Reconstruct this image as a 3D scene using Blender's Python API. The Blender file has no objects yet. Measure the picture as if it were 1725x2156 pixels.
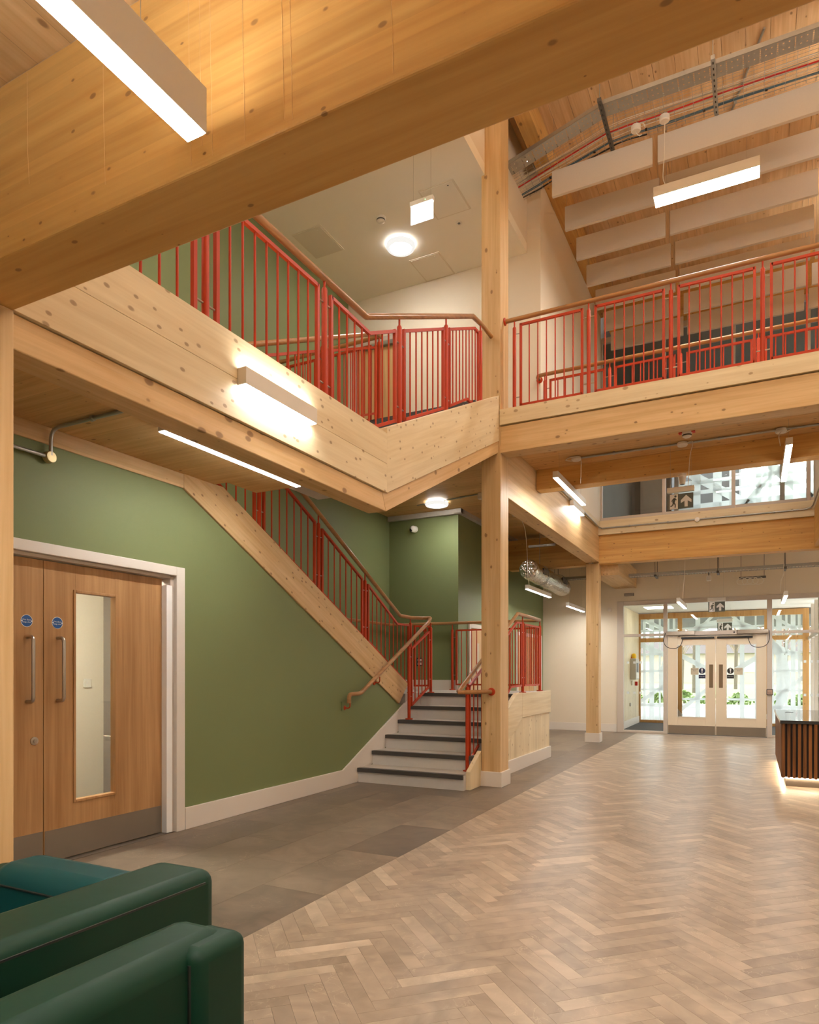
import bpy, bmesh, math, random
from mathutils import Vector, Matrix
random.seed(7)
sc = bpy.context.scene
COL = sc.collection
# ------------------------------------------------------------------ camera
F_PX, HOR, YAW, EYE = 1428.0, 1415.0, math.radians(26.933), 1.3
cam = bpy.data.cameras.new('camera')
cam.sensor_fit = 'HORIZONTAL'; cam.sensor_width = 36.0
cam.lens = 36.0 * F_PX / 1725.0
cam.shift_x = 0.0; cam.shift_y = (HOR - 1078.0) / 1725.0
cam.clip_start = 0.02; cam.clip_end = 400
camo = bpy.data.objects.new('camera', cam); COL.objects.link(camo)
camo.location = (0, 0, EYE); camo.rotation_euler = (math.pi / 2, 0, YAW)
sc.camera = camo
# ------------------------------------------------------------------ world (overcast daylight outside)
w = bpy.data.worlds.new('overcast_sky'); sc.world = w; w.use_nodes = True
bg = w.node_tree.nodes['Background']
bg.inputs[0].default_value = (0.93, 0.96, 1.0, 1); bg.inputs[1].default_value = 3.4
# ------------------------------------------------------------------ exposure
sc.view_settings.view_transform = 'Standard'; sc.view_settings.look = 'None'
sc.view_settings.gamma = 1.0; sc.view_settings.use_curve_mapping = False
sc.view_settings.exposure = 0.8
sc.cycles.max_bounces = 6; sc.cycles.diffuse_bounces = 5; sc.cycles.glossy_bounces = 3; sc.cycles.transparent_max_bounces = 16
sc.cycles.use_adaptive_sampling = True; sc.cycles.adaptive_threshold = .1; sc.cycles.use_light_tree = False
sc.cycles.sample_clamp_indirect = 6.0; sc.cycles.caustics_reflective = False; sc.cycles.caustics_refractive = False
LAMP = 60.0                      # luminaire diffuser radiance
WARM = (1.0, 0.965, 0.90)

# ================================================================== materials
MATS = {}
def srgb(r, g, b):
    f = lambda v: (v / 255 / 12.92) if v / 255 <= .04045 else ((v / 255 + .055) / 1.055) ** 2.4
    return (f(r), f(g), f(b), 1)
class NT:
    def __init__(s, name):
        s.m = bpy.data.materials.new(name); s.m.use_nodes = True
        s.t = s.m.node_tree; s.b = s.t.nodes['Principled BSDF']; MATS[name] = s.m
    def n(s, typ, **k):
        nd = s.t.nodes.new(typ)
        for a, v in k.items(): setattr(nd, a, v)
        return nd
    def l(s, a, b): s.t.links.new(a, b)
    def mix(s, fac, a, b, mode='MIX'):
        m = s.n('ShaderNodeMix', data_type='RGBA', blend_type=mode)
        for i, v in ((0, fac), (6, a), (7, b)):
            if hasattr(v, 'is_linked'): s.l(v, m.inputs[i])
            else: m.inputs[i].default_value = v
        return m.outputs[2]
    def math(s, op, a, b=None, clamp=False):
        m = s.n('ShaderNodeMath', operation=op, use_clamp=clamp)
        for i, v in enumerate((a, b)):
            if v is None: continue
            if hasattr(v, 'is_linked'): s.l(v, m.inputs[i])
            else: m.inputs[i].default_value = v
        return m.outputs[0]
    def ramp(s, fac, stops):
        r = s.n('ShaderNodeValToRGB'); s.l(fac, r.inputs[0])
        e = r.color_ramp.elements
        while len(e) < len(stops): e.new(.5)
        for x, (p, c) in zip(e, stops):
            x.position = p; x.color = c if len(c) == 4 else (*c, 1)
        return r.outputs[0]
def flat(name, col, rough=.5, metal=0., spec=.5, noise=0., nscale=3., bump=0., coat=0.):
    m = NT(name); b = m.b
    b.inputs['Base Color'].default_value = col; b.inputs['Roughness'].default_value = rough
    b.inputs['Metallic'].default_value = metal; b.inputs['Specular IOR Level'].default_value = spec
    b.inputs['Coat Weight'].default_value = coat
    if noise or bump:
        g = m.n('ShaderNodeNewGeometry'); t = m.n('ShaderNodeTexNoise'); t.inputs['Scale'].default_value = nscale
        t.inputs['Detail'].default_value = 4; m.l(g.outputs['Position'], t.inputs['Vector'])
        if noise:
            d = tuple(c * (1 - noise) for c in col[:3]) + (1,); u = tuple(min(1, c * (1 + noise)) for c in col[:3]) + (1,)
            m.l(m.mix(t.outputs[0], d, u), b.inputs['Base Color'])
        if bump:
            bp = m.n('ShaderNodeBump'); bp.inputs['Strength'].default_value = bump; bp.inputs['Distance'].default_value = .01
            m.l(t.outputs[0], bp.inputs['Height']); m.l(bp.outputs[0], b.inputs['Normal'])
    return m.m
def emit(name, col, strength, twosided=True):
    m = NT(name); m.t.nodes.remove(m.b)
    e = m.n('ShaderNodeEmission'); e.inputs[0].default_value = (*col[:3], 1); e.inputs[1].default_value = strength
    m.l(e.outputs[0], m.t.nodes['Material Output'].inputs[0]); return m.m
def wood(name, light, dark, axis='Y', rot=0., knots=1., lam=None, lamamt=.07, rough=.5, grain=1., knotcol=(.16, .075, .03), seam=None, kscale=1.):
    """timber: stretched grain noise along axis, knots, lamella tone; lam=(axis index, width)"""
    m = NT(name); b = m.b
    g = m.n('ShaderNodeNewGeometry'); pos = g.outputs['Position']
    if rot:
        vr = m.n('ShaderNodeVectorRotate', rotation_type='X_AXIS'); vr.inputs['Angle'].default_value = rot
        m.l(pos, vr.inputs['Vector']); pos = vr.outputs[0]
    ai = 'XYZ'.index(axis)
    def scaled(al, ac):
        v = m.n('ShaderNodeVectorMath', operation='MULTIPLY'); m.l(pos, v.inputs[0])
        s_ = [ac] * 3; s_[ai] = al; v.inputs[1].default_value = s_; return v.outputs[0]
    n1 = m.n('ShaderNodeTexNoise'); n1.inputs['Scale'].default_value = 1; n1.inputs['Detail'].default_value = 5
    n1.inputs['Distortion'].default_value = .5; m.l(scaled(1.1, 22), n1.inputs['Vector'])
    n2 = m.n('ShaderNodeTexNoise'); n2.inputs['Scale'].default_value = 1; n2.inputs['Detail'].default_value = 3
    m.l(scaled(.5, 3.2), n2.inputs['Vector'])
    n3 = m.n('ShaderNodeTexNoise'); n3.inputs['Scale'].default_value = 1; n3.inputs['Detail'].default_value = 2
    m.l(scaled(2.2, 75), n3.inputs['Vector'])
    f = m.math('ADD', m.math('MULTIPLY', n1.outputs[0], .55), m.math('ADD', m.math('MULTIPLY', n2.outputs[0], .35), m.math('MULTIPLY', n3.outputs[0], .18)))
    f = m.math('MULTIPLY_ADD', f, 3.1 * grain)  # contrast
    f.node.inputs[2].default_value = .5 - .54 * 3.1 * grain; f.node.use_clamp = True
    c = m.mix(f, dark, light)
    if lam:
        sx = m.n('ShaderNodeSeparateXYZ'); m.l(pos, sx.inputs[0])
        q = m.math('DIVIDE', sx.outputs[lam[0]], lam[1])
        fl = m.math('FLOOR', q); wn = m.n('ShaderNodeTexWhiteNoise', noise_dimensions='1D'); m.l(fl, wn.inputs['W'])
        lt = m.math('MULTIPLY_ADD', wn.outputs[0], lamamt * 2); lt.node.inputs[2].default_value = 1 - lamamt
        vv = m.n('ShaderNodeCombineColor'); [m.l(lt, vv.inputs[i]) for i in range(3)]
        c = m.mix(1., c, vv.outputs[0], 'MULTIPLY')
        if seam:
            fr = m.math('FRACT', q); e1 = m.math('LESS_THAN', fr, seam)
            c = m.mix(m.math('MULTIPLY', e1, .55), c, (*[x * .35 for x in dark[:3]], 1))
    if knots:
        vo = m.n('ShaderNodeTexVoronoi', feature='F1', distance='EUCLIDEAN'); vo.inputs['Scale'].default_value = 1
        wob = m.n('ShaderNodeTexNoise'); wob.inputs['Scale'].default_value = 12; m.l(pos, wob.inputs['Vector'])
        add = m.n('ShaderNodeVectorMath', operation='MULTIPLY_ADD'); m.l(wob.outputs['Color'], add.inputs[0])
        add.inputs[1].default_value = (.12, .12, .12); m.l(scaled(8.5 * kscale, 14 * kscale), add.inputs[2])
        m.l(add.outputs[0], vo.inputs['Vector'])
        sz = m.n('ShaderNodeSeparateColor'); m.l(vo.outputs['Color'], sz.inputs[0])
        rad = m.math('MULTIPLY', m.math('POWER', sz.outputs[0], 2.2), .30 * knots)
        rat = m.math('DIVIDE', vo.outputs['Distance'], rad)
        core = m.ramp(rat, [(0, (1, 1, 1)), (.7, (.9, .9, .9)), (1., (0, 0, 0))])
        halo = m.ramp(m.math('MULTIPLY', rat, .45), [(0, (1, 1, 1)), (1, (0, 0, 0))])
        c = m.mix(m.math('MULTIPLY', halo, .35), c, dark)
        c = m.mix(m.math('MULTIPLY', core, .72), c, (*knotcol, 1))
    m.l(c, b.inputs['Base Color']); b.inputs['Roughness'].default_value = rough
    b.inputs['Specular IOR Level'].default_value = .35
    bp = m.n('ShaderNodeBump'); bp.inputs['Strength'].default_value = .12; bp.inputs['Distance'].default_value = .002
    m.l(n1.outputs[0], bp.inputs['Height']); m.l(bp.outputs[0], b.inputs['Normal'])
    return m.m
PL, PD = srgb(220, 189, 143), srgb(195, 158, 107)        # glulam
OL, OD = srgb(218, 175, 106), srgb(191, 141, 75)         # oiled orange glulam
CL, CD = srgb(232, 217, 184), srgb(212, 191, 152)       # pale CLT
glu_x = wood('glulam_x', PL, PD, 'X', lam=(2, .045))
glu_y = wood('glulam_y', PL, PD, 'Y', lam=(2, .045))
glu_z = wood('glulam_z', PL, PD, 'Z', lam=(0, .045))
org_x = wood('oiled_glulam_x', OL, OD, 'X', lam=(2, .045), knots=.75, kscale=1.5)
org_y = wood('oiled_glulam_y', OL, OD, 'Y', lam=(2, .045))
A3 = math.atan(.465); A2 = -math.atan(.511); A1 = math.atan(.494)
glu_up = wood('glulam_rising', PL, PD, 'Y', rot=-A3, lam=(2, .045))
glu_dn = wood('glulam_falling', PL, PD, 'Y', rot=-A2, lam=(2, .09), lamamt=.05, knots=.8, kscale=1.2)
clt_x = wood('pale_timber_x', CL, CD, 'X', lam=(2, .14), lamamt=.04, knotcol=(.3, .17, .08))
clt_y = wood('pale_timber_y', CL, CD, 'Y', lam=(2, .12), lamamt=.04, knots=.85, kscale=1.15, knotcol=(.25, .14, .07))
clt_up = wood('pale_timber_rising', CL, CD, 'Y', rot=-A3, lam=(2, .12), lamamt=.04, knots=.85, kscale=1.15, knotcol=(.25, .14, .07))
clt_z = wood('pale_timber_z', CL, CD, 'Z', lam=(1, .12), lamamt=.05, knots=.7, knotcol=(.3, .17, .08))
deck_y = wood('roof_board_y', srgb(226, 190, 144), srgb(200, 158, 110), 'Y', lam=(0, .1), lamamt=.06, knots=.7, kscale=1.0)
soff_x = wood('soffit_board_x', srgb(218, 178, 124), srgb(190, 146, 92), 'X', lam=(1, .16), lamamt=.08, seam=.01, knots=.8)
soff_y = wood('soffit_board_y', srgb(222, 190, 146), srgb(198, 160, 112), 'Y', lam=(0, .16), lamamt=.07, seam=.012, knots=.8)
oak_z = wood('oak_veneer', srgb(188, 146, 100), srgb(160, 117, 74), 'Z', knots=0, grain=1.2, rough=.42)
oak_pale = wood('pale_oak', srgb(214, 176, 128), srgb(186, 146, 98), 'Z', knots=0, grain=1.2, rough=.45)
hand = {a: wood('handrail_oak_' + a, srgb(178, 132, 84), srgb(142, 98, 58), a.upper(), knots=0, grain=1.1, rough=.3) for a in 'xyz'}
walnut = wood('walnut', srgb(156, 104, 58), srgb(88, 55, 30), 'Z', knots=0, grain=1.3, rough=.45)
walnut_dk = flat('walnut_backing', srgb(34, 22, 14), .6)
frame_wood = wood('window_larch', srgb(206, 160, 100), srgb(176, 126, 70), 'Z', knots=.6, rough=.5)
green = flat('green_wall_paint', srgb(120, 130, 88), .55, noise=.04, nscale=1.2, spec=.3)
cream = flat('cream_wall_paint', srgb(226, 214, 194), .6, noise=.02, nscale=1., spec=.3)
ceilw = flat('white_ceiling_paint', srgb(240, 234, 220), .7, noise=.02, spec=.2)
whitep = flat('white_gloss_paint', srgb(222, 214, 204), .4, noise=.02)
greyp = flat('warm_grey_frame', srgb(196, 184, 172), .4)
stairw = flat('stair_vinyl_grey', srgb(206, 202, 198), .45, noise=.04, nscale=14)
tread = flat('tread_vinyl', srgb(186, 178, 168), .5, noise=.06, nscale=20)
dark = flat('dark_nosing', srgb(70, 66, 64), .55)
red = flat('red_powder_coat', srgb(178, 56, 18), .45, spec=.3)
steel = flat('brushed_steel', srgb(180, 172, 160), .32, metal=1., noise=.05, nscale=40)
kick = flat('satin_kickplate', srgb(150, 140, 128), .42, metal=.85, noise=.06, nscale=6)
galv = flat('galvanised_steel', srgb(172, 172, 168), .38, metal=.8, noise=.12, nscale=18)
galvd = flat('dark_strut', srgb(96, 94, 90), .45, metal=.7)
blackp = flat('black_plastic', srgb(26, 25, 25), .45)
whpl = flat('white_plastic', srgb(226, 220, 210), .4)
alu = flat('white_luminaire_body', srgb(222, 216, 206), .45)
baffle_m = flat('acoustic_felt', srgb(208, 198, 186), .9, noise=.03, nscale=60, spec=.1)
blue = flat('sign_blue', srgb(28, 84, 150), .4)
navy = flat('sign_navy', srgb(30, 36, 70), .4)
white_ink = flat('white_print', srgb(240, 240, 240), .5)
black_ink = flat('black_print', srgb(28, 28, 28), .5)
signgrey = flat('sign_grey_green', srgb(92, 98, 92), .4)
paper = flat('pale_notice', srgb(200, 190, 166), .6)
yellow = flat('yellow_beacon', srgb(236, 188, 20), .3)
redp = flat('red_call_point', srgb(190, 30, 24), .4)
bluec = flat('blue_cable', srgb(84, 116, 136), .5)
redc = flat('red_cable', srgb(196, 36, 34), .45)
whitec = flat('white_cable', srgb(228, 222, 210), .5)
sofa_g = flat('green_leather', srgb(8, 46, 32), .5, noise=.12, nscale=5, spec=.25, bump=.15)
sofa_t = flat('teal_leather', srgb(14, 64, 66), .5, noise=.1, nscale=5, spec=.25)
pipe = flat('dark_piping', srgb(26, 30, 28), .5)
stone = flat('dark_stone_top', srgb(58, 60, 62), .08, noise=.15, nscale=80, spec=.5)
mat_dk = flat('entrance_matting', srgb(70, 70, 72), .9, noise=.2, nscale=120)
frost = NT('frosted_band'); frost.t.nodes.remove(frost.b); _d = frost.n('ShaderNodeBsdfDiffuse'); _d.inputs[0].default_value = (.93, .94, .95, 1); _t = frost.n('ShaderNodeBsdfTranslucent'); _t.inputs[0].default_value = (.97, .98, .98, 1); _x = frost.n('ShaderNodeMixShader'); _x.inputs[0].default_value = .85
frost.l(_d.outputs[0], _x.inputs[1]); frost.l(_t.outputs[0], _x.inputs[2]); frost.l(_x.outputs[0], frost.t.nodes['Material Output'].inputs[0]); frost = frost.m
greyroom = flat('grey_room_paint', srgb(120, 112, 104), .7)
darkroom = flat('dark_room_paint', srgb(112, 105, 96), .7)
paving = flat('pale_paving', srgb(206, 206, 204), .8, noise=.06, nscale=1.2)
lawn = flat('lawn_green', srgb(150, 172, 112), .9, noise=.25, nscale=3)
leafm = flat('hedge_leaf', srgb(138, 156, 98), .8, noise=.4, nscale=6)
bark = flat('tree_bark', srgb(112, 98, 88), .9, noise=.2, nscale=8)
twig = flat('reddish_twigs', srgb(176, 150, 138), .9, noise=.2, nscale=2)
brickr = flat('hazed_brick', srgb(186, 166, 158), .9, noise=.1, nscale=4)  # brick paled so the outdoor haze sits in its colour
drip = flat('pale_varnish_drip', srgb(232, 196, 140), .4)
lampm = emit('lit_diffuser', WARM, LAMP)
lampq = emit('lit_diffuser_low', WARM, LAMP * .22)
lamps = emit('lit_diffuser_soft', WARM, LAMP * .5)
roundm = emit('lit_round_diffuser', WARM, LAMP * 1.0)
rim_m = emit('glowing_opal_rim', WARM, .55)
fasc_m = emit('fascia_diffuser', WARM, LAMP * .55)
signlit = emit('lit_sign_face', (.95, .97, 1.), 3.0)
ledm = emit('warm_led_strip', (1, .76, .48), 30)
gled = emit('green_led', (.2, 1, .3), 4)
def glass_mat():
    m = NT('clear_glass'); m.t.nodes.remove(m.b)
    fr = m.n('ShaderNodeFresnel'); fr.inputs[0].default_value = 1.5
    tr = m.n('ShaderNodeBsdfTransparent'); tr.inputs[0].default_value = (.95, .97, .96, 1)
    gl = m.n('ShaderNodeBsdfGlossy'); gl.inputs['Roughness'].default_value = .01
    mx = m.n('ShaderNodeMixShader'); ge = m.n('ShaderNodeNewGeometry'); m.l(m.math('MULTIPLY', m.math('MULTIPLY', fr.outputs[0], 1.6, True), m.math('SUBTRACT', 1., ge.outputs['Backfacing'])), mx.inputs[0]); m.l(tr.outputs[0], mx.inputs[1]); m.l(gl.outputs[0], mx.inputs[2])
    m.l(mx.outputs[0], m.t.nodes['Material Output'].inputs[0]); return m.m
glass = glass_mat()
def foil_mat():
    m = NT('silver_foil'); b = m.b; b.inputs['Metallic'].default_value = 1; b.inputs['Roughness'].default_value = .22
    b.inputs['Base Color'].default_value = srgb(232, 230, 224)
    g = m.n('ShaderNodeNewGeometry'); v = m.n('ShaderNodeTexVoronoi'); v.inputs['Scale'].default_value = 26; m.l(g.outputs['Position'], v.inputs['Vector'])
    t = m.n('ShaderNodeTexNoise'); t.inputs['Scale'].default_value = 14; m.l(g.outputs['Position'], t.inputs['Vector'])
    bp = m.n('ShaderNodeBump'); bp.inputs['Strength'].default_value = .8; bp.inputs['Distance'].default_value = .012
    m.l(m.math('ADD', v.outputs['Distance'], t.outputs[0]), bp.inputs['Height']); m.l(bp.outputs[0], b.inputs['Normal']); return m.m
foil = foil_mat()
def floor_mat(name, cols, vein, attr=False, rough=.34):
    m = NT(name); b = m.b
    if attr:
        a = m.n('ShaderNodeAttribute', attribute_name='tone'); rnd = a.outputs['Fac']
    else:
        a = m.n('ShaderNodeObjectInfo'); rnd = a.outputs['Random']
    c = m.ramp(rnd, [(i / (len(cols) - 1), x) for i, x in enumerate(cols)])
    g = m.n('ShaderNodeNewGeometry')
    n1 = m.n('ShaderNodeTexNoise'); n1.inputs['Scale'].default_value = 4.5; n1.inputs['Detail'].default_value = 6; n1.inputs['Distortion'].default_value = 1.2
    off = m.n('ShaderNodeVectorMath', operation='ADD'); m.l(g.outputs['Position'], off.inputs[0])
    cm = m.n('ShaderNodeCombineXYZ'); m.l(m.math('MULTIPLY', rnd, 37.), cm.inputs[0]); m.l(m.math('MULTIPLY', rnd, 91.), cm.inputs[1]); m.l(cm.outputs[0], off.inputs[1])
    m.l(off.outputs[0], n1.inputs['Vector'])
    mot = m.ramp(n1.outputs[0], [(.3, (.74, .73, .72)), (.7, (1.18, 1.17, 1.16))])
    c = m.mix(1., c, mot, 'MULTIPLY')
    n2 = m.n('ShaderNodeTexNoise'); n2.inputs['Scale'].default_value = 5.5; n2.inputs['Detail'].default_value = 5; n2.inputs['Distortion'].default_value = 2.2
    m.l(off.outputs[0], n2.inputs['Vector'])
    v = m.math('ABSOLUTE', m.math('SUBTRACT', n2.outputs[0], .5))
    vr = m.ramp(v, [(0, (1, 1, 1)), (.012, (0, 0, 0))])
    n4 = m.n('ShaderNodeTexNoise'); n4.inputs['Scale'].default_value = 1.9; m.l(off.outputs[0], n4.inputs['Vector'])
    msk = m.ramp(n4.outputs[0], [(.5, (0, 0, 0)), (.62, (1, 1, 1))])
    c = m.mix(m.math('MULTIPLY', m.math('MULTIPLY', vr, msk), .45), c, vein)
    m.l(c, b.inputs['Base Color'])
    m.l(m.math('MULTIPLY_ADD', n1.outputs[0], .12), b.inputs['Roughness']); b.inputs['Roughness'].links[0].from_node.inputs[2].default_value = rough - .06
    b.inputs['Specular IOR Level'].default_value = .42
    return m.m
PK = [srgb(152, 136, 119), srgb(164, 148, 130), srgb(158, 142, 125), srgb(178, 162, 143), srgb(154, 138, 121), srgb(168, 152, 134), srgb(190, 174, 154)]
plank_o = floor_mat('herringbone_plank', PK, srgb(214, 198, 172))
plank_s = floor_mat('herringbone_field', PK, srgb(214, 198, 172), attr=True)
DK = [srgb(112, 99, 86), srgb(124, 110, 96), srgb(105, 93, 82), srgb(134, 120, 104), srgb(117, 103, 90)]
tile_o = floor_mat('slate_vinyl_tile', DK, srgb(170, 152, 128), rough=.4)
joint = flat('floor_joint', srgb(96, 82, 66), .8)

# ================================================================== mesh helpers
WL = {}
class M:
    def __init__(s): s.bm = bmesh.new()
    def box(s, x0, x1, y0, y1, z0, z1):
        v = [s.bm.verts.new(p) for p in ((x0, y0, z0), (x1, y0, z0), (x1, y1, z0), (x0, y1, z0), (x0, y0, z1), (x1, y0, z1), (x1, y1, z1), (x0, y1, z1))]
        for f in ((3, 2, 1, 0), (4, 5, 6, 7), (0, 1, 5, 4), (1, 2, 6, 5), (2, 3, 7, 6), (3, 0, 4, 7)): s.bm.faces.new([v[i] for i in f])
        return s
    def prism(s, poly, axis, a0, a1):
        """poly 2d extruded along axis: X->(y,z)  Y->(x,z)  Z->(x,y)"""
        def p(u, v, a): return {'X': (a, u, v), 'Y': (u, a, v), 'Z': (u, v, a)}[axis]
        A = [s.bm.verts.new(p(u, v, a0)) for u, v in poly]; B = [s.bm.verts.new(p(u, v, a1)) for u, v in poly]
        s.bm.faces.new(A); s.bm.faces.new(B[::-1])
        for i in range(len(A)): j = (i + 1) % len(A); s.bm.faces.new((A[j], A[i], B[i], B[j]))
        return s
    def tube(s, pts, r, n=10, caps=True, phase=0.):
        P = [Vector(p) for p in pts]; rings = []; up = None
        for i, p in enumerate(P):
            d0 = (p - P[i - 1]).normalized() if i else None
            d1 = (P[i + 1] - p).normalized() if i + 1 < len(P) else None
            t = (d0 + d1).normalized() if d0 is not None and d1 is not None else (d0 if d1 is None else d1)
            if up is None:
                up = Vector((0, 0, 1)) if abs(t.z) < .9 else Vector((1, 0, 0))
            u = (up - t * up.dot(t)).normalized(); up = u; v = t.cross(u)
            k = 1.
            if d0 is not None and d1 is not None:
                c = max(.35, math.sqrt(max(.0, (1 + d0.dot(d1)) / 2))); k = 1 / c
            ring = []
            bend = (d1 - d0) if d0 is not None and d1 is not None and (d1 - d0).length > 1e-5 else None
            for a in range(n):
                th = 2 * math.pi * a / n + phase; o = (u * math.cos(th) + v * math.sin(th)) * r
                if bend is not None:
                    bn = bend.normalized(); bn = (bn - t * bn.dot(t))
                    if bn.length > 1e-6: bn.normalize(); o = o + bn * o.dot(bn) * (k - 1)
                ring.append(s.bm.verts.new(p + o))
            rings.append(ring)
        for A, B in zip(rings, rings[1:]):
            for i in range(n): j = (i + 1) % n; s.bm.faces.new((A[i], A[j], B[j], B[i]))
        if caps: s.bm.faces.new(rings[0][::-1]); s.bm.faces.new(rings[-1])
        return s
    def cyl(s, p0, p1, r, n=16): return s.tube([p0, p1], r, n)
    def lathe(s, c, prof, axis='Z', n=24):
        """prof [(radius, height)] turned round an axis through c"""
        rings = []
        for r, h in prof:
            ring = []
            for a in range(n):
                th = 2 * math.pi * a / n; u, v = r * math.cos(th), r * math.sin(th)
                o = {'Z': (u, v, h), 'X': (h, u, v), 'Y': (u, h, v)}[axis]
                ring.append(s.bm.verts.new((c[0] + o[0], c[1] + o[1], c[2] + o[2])))
            rings.append(ring)
        for A, B in zip(rings, rings[1:]):
            for i in range(n): j = (i + 1) % n; s.bm.faces.new((A[i], A[j], B[j], B[i]))
        s.bm.faces.new(rings[0][::-1]); s.bm.faces.new(rings[-1]); return s
    def xform(s, mat):
        bmesh.ops.transform(s.bm, matrix=mat, verts=s.bm.verts); return s
    def o(s, name, mat, parent=None, label=None, cat=None, group=None, kind=None, bev=0., smooth=False, seg=2, sub=0, attr=None):
        bm = s.bm
        bmesh.ops.recalc_face_normals(bm, faces=bm.faces)
        xs = [v.co for v in bm.verts]
        lo = Vector((min(v.x for v in xs), min(v.y for v in xs), min(v.z for v in xs))); hi = Vector((max(v.x for v in xs), max(v.y for v in xs), max(v.z for v in xs)))
        c = Vector(((lo.x + hi.x) / 2, (lo.y + hi.y) / 2, lo.z))
        bmesh.ops.translate(bm, vec=-c, verts=bm.verts)
        me = bpy.data.meshes.new(name); bm.to_mesh(me); bm.free()
        me.materials.append(mat)
        if smooth:
            me.polygons.foreach_set('use_smooth', [True] * len(me.polygons))
            me.set_sharp_from_angle(angle=math.radians(40))
        ob = bpy.data.objects.new(name, me)
        link(ob, c, parent, label, cat, group, kind)
        if bev:
            b = ob.modifiers.new('bevel', 'BEVEL'); b.width = bev; b.segments = seg; b.limit_method = 'ANGLE'; b.angle_limit = math.radians(35); b.harden_normals = False
        if sub:
            b = ob.modifiers.new('sub', 'SUBSURF'); b.levels = b.render_levels = sub
        return ob
def link(ob, c, parent, label=None, cat=None, group=None, kind=None):
    COL.objects.link(ob); WL[ob.name] = Vector(c)
    if parent is not None:
        ob.parent = parent; ob.location = Vector(c) - WL[parent.name]
    else: ob.location = c
    if label: ob['label'] = label
    if cat: ob['category'] = cat
    if group: ob['group'] = group
    if kind: ob['kind'] = kind
    return ob
def T(name, label, cat, loc, group=None, kind=None):
    return link(bpy.data.objects.new(name, None), Vector(loc), None, label, cat, group, kind)
def box(*a): return M().box(*a)
def curve(pts, k=6):
    P = [Vector(p) for p in pts]; P = [P[0] * 2 - P[1]] + P + [P[-1] * 2 - P[-2]]; out = []
    for i in range(1, len(P) - 2):
        a, b, c, d = P[i - 1:i + 3]
        for j in range(k):
            t = j / k; out.append(.5 * ((2 * b) + (c - a) * t + (2 * a - 5 * b + 4 * c - d) * t * t + (3 * b - a - 3 * c + d) * t ** 3))
    return out + [P[-2]]
def fillet(pts, r, k=5):
    P = [Vector(p) for p in pts]; out = [P[0]]
    for a, b, c in zip(P, P[1:], P[2:]):
        d0, d1 = (a - b), (c - b); q = min(r, d0.length * .49, d1.length * .49); p0 = b + d0.normalized() * q; p1 = b + d1.normalized() * q
        for j in range(k + 1): t = j / k; out.append((1 - t) ** 2 * p0 + 2 * t * (1 - t) * b + t * t * p1)
    return out + [P[-1]]
def share(name, me, loc, parent, rot=None):
    ob = bpy.data.objects.new(name, me); link(ob, loc, parent)
    if rot: ob.rotation_euler = rot
    return ob
def S(name, mesh, mat, label, cat, bev=0.):      # a piece of the setting
    return mesh.o(name, mat, None, label, cat, None, 'structure', bev)
def text(name, body, size, loc, rot, mat, parent, align='CENTER', ext=.0006):
    cu = bpy.data.curves.new(name, 'FONT'); cu.body = body; cu.size = size; cu.align_x = align; cu.align_y = 'CENTER'; cu.extrude = ext; cu.resolution_u = 3
    tmp = bpy.data.objects.new(name + '_outline', cu); COL.objects.link(tmp)
    me = bpy.data.meshes.new_from_object(tmp.evaluated_get(bpy.context.evaluated_depsgraph_get())); bpy.data.objects.remove(tmp); bpy.data.curves.remove(cu)
    me.materials.clear(); me.materials.append(mat); ob = bpy.data.objects.new(name, me); link(ob, loc, parent); ob.rotation_euler = rot; return ob
ORD = ('first', 'second', 'third', 'fourth', 'fifth', 'sixth', 'seventh', 'eighth', 'ninth', 'tenth', 'eleventh', 'twelfth')

# ================================================================== floor
fl = S('floor', box(-6.2, 5.2, -4.2, 15.2, -.2, -.004), joint, 'ground floor of tan herringbone and grey brown vinyl tiles', 'floor')
def clip(poly, x0, x1, y0, y1):
    for ax, lim, sg in ((0, x0, 1), (0, x1, -1), (1, y0, 1), (1, y1, -1)):
        out = []
        for i, p in enumerate(poly):
            q = poly[(i + 1) % len(poly)]; a = (p[ax] - lim) * sg; b = (q[ax] - lim) * sg
            if a >= 0: out.append(p)
            if a * b < 0: t = a / (a - b); out.append((p[0] + t * (q[0] - p[0]), p[1] + t * (q[1] - p[1])))
        poly = out
        if len(poly) < 3: return []
    return poly
def area(p): return abs(sum(p[i][0] * p[(i + 1) % len(p)][1] - p[(i + 1) % len(p)][0] * p[i][1] for i in range(len(p)))) / 2
def proj(x, y, z):
    d = -math.sin(YAW) * x + math.cos(YAW) * y; r = math.cos(YAW) * x + math.sin(YAW) * y
    if d < .15: return None
    return 862.5 + F_PX * r / d, HOR - F_PX * (z - EYE) / d
def seen(poly):
    q = [proj(x, y, 0) for x, y in poly]
    if any(p is None for p in q): return 0.
    q = clip(q, 0, 1725, 0, 2156)
    return area(q) if len(q) > 2 else 0.
BX = -2.225                                         # edge between dark and light floor
W_, L_ = .0762, .4572; c45 = math.sqrt(.5)
planks = []
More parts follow.
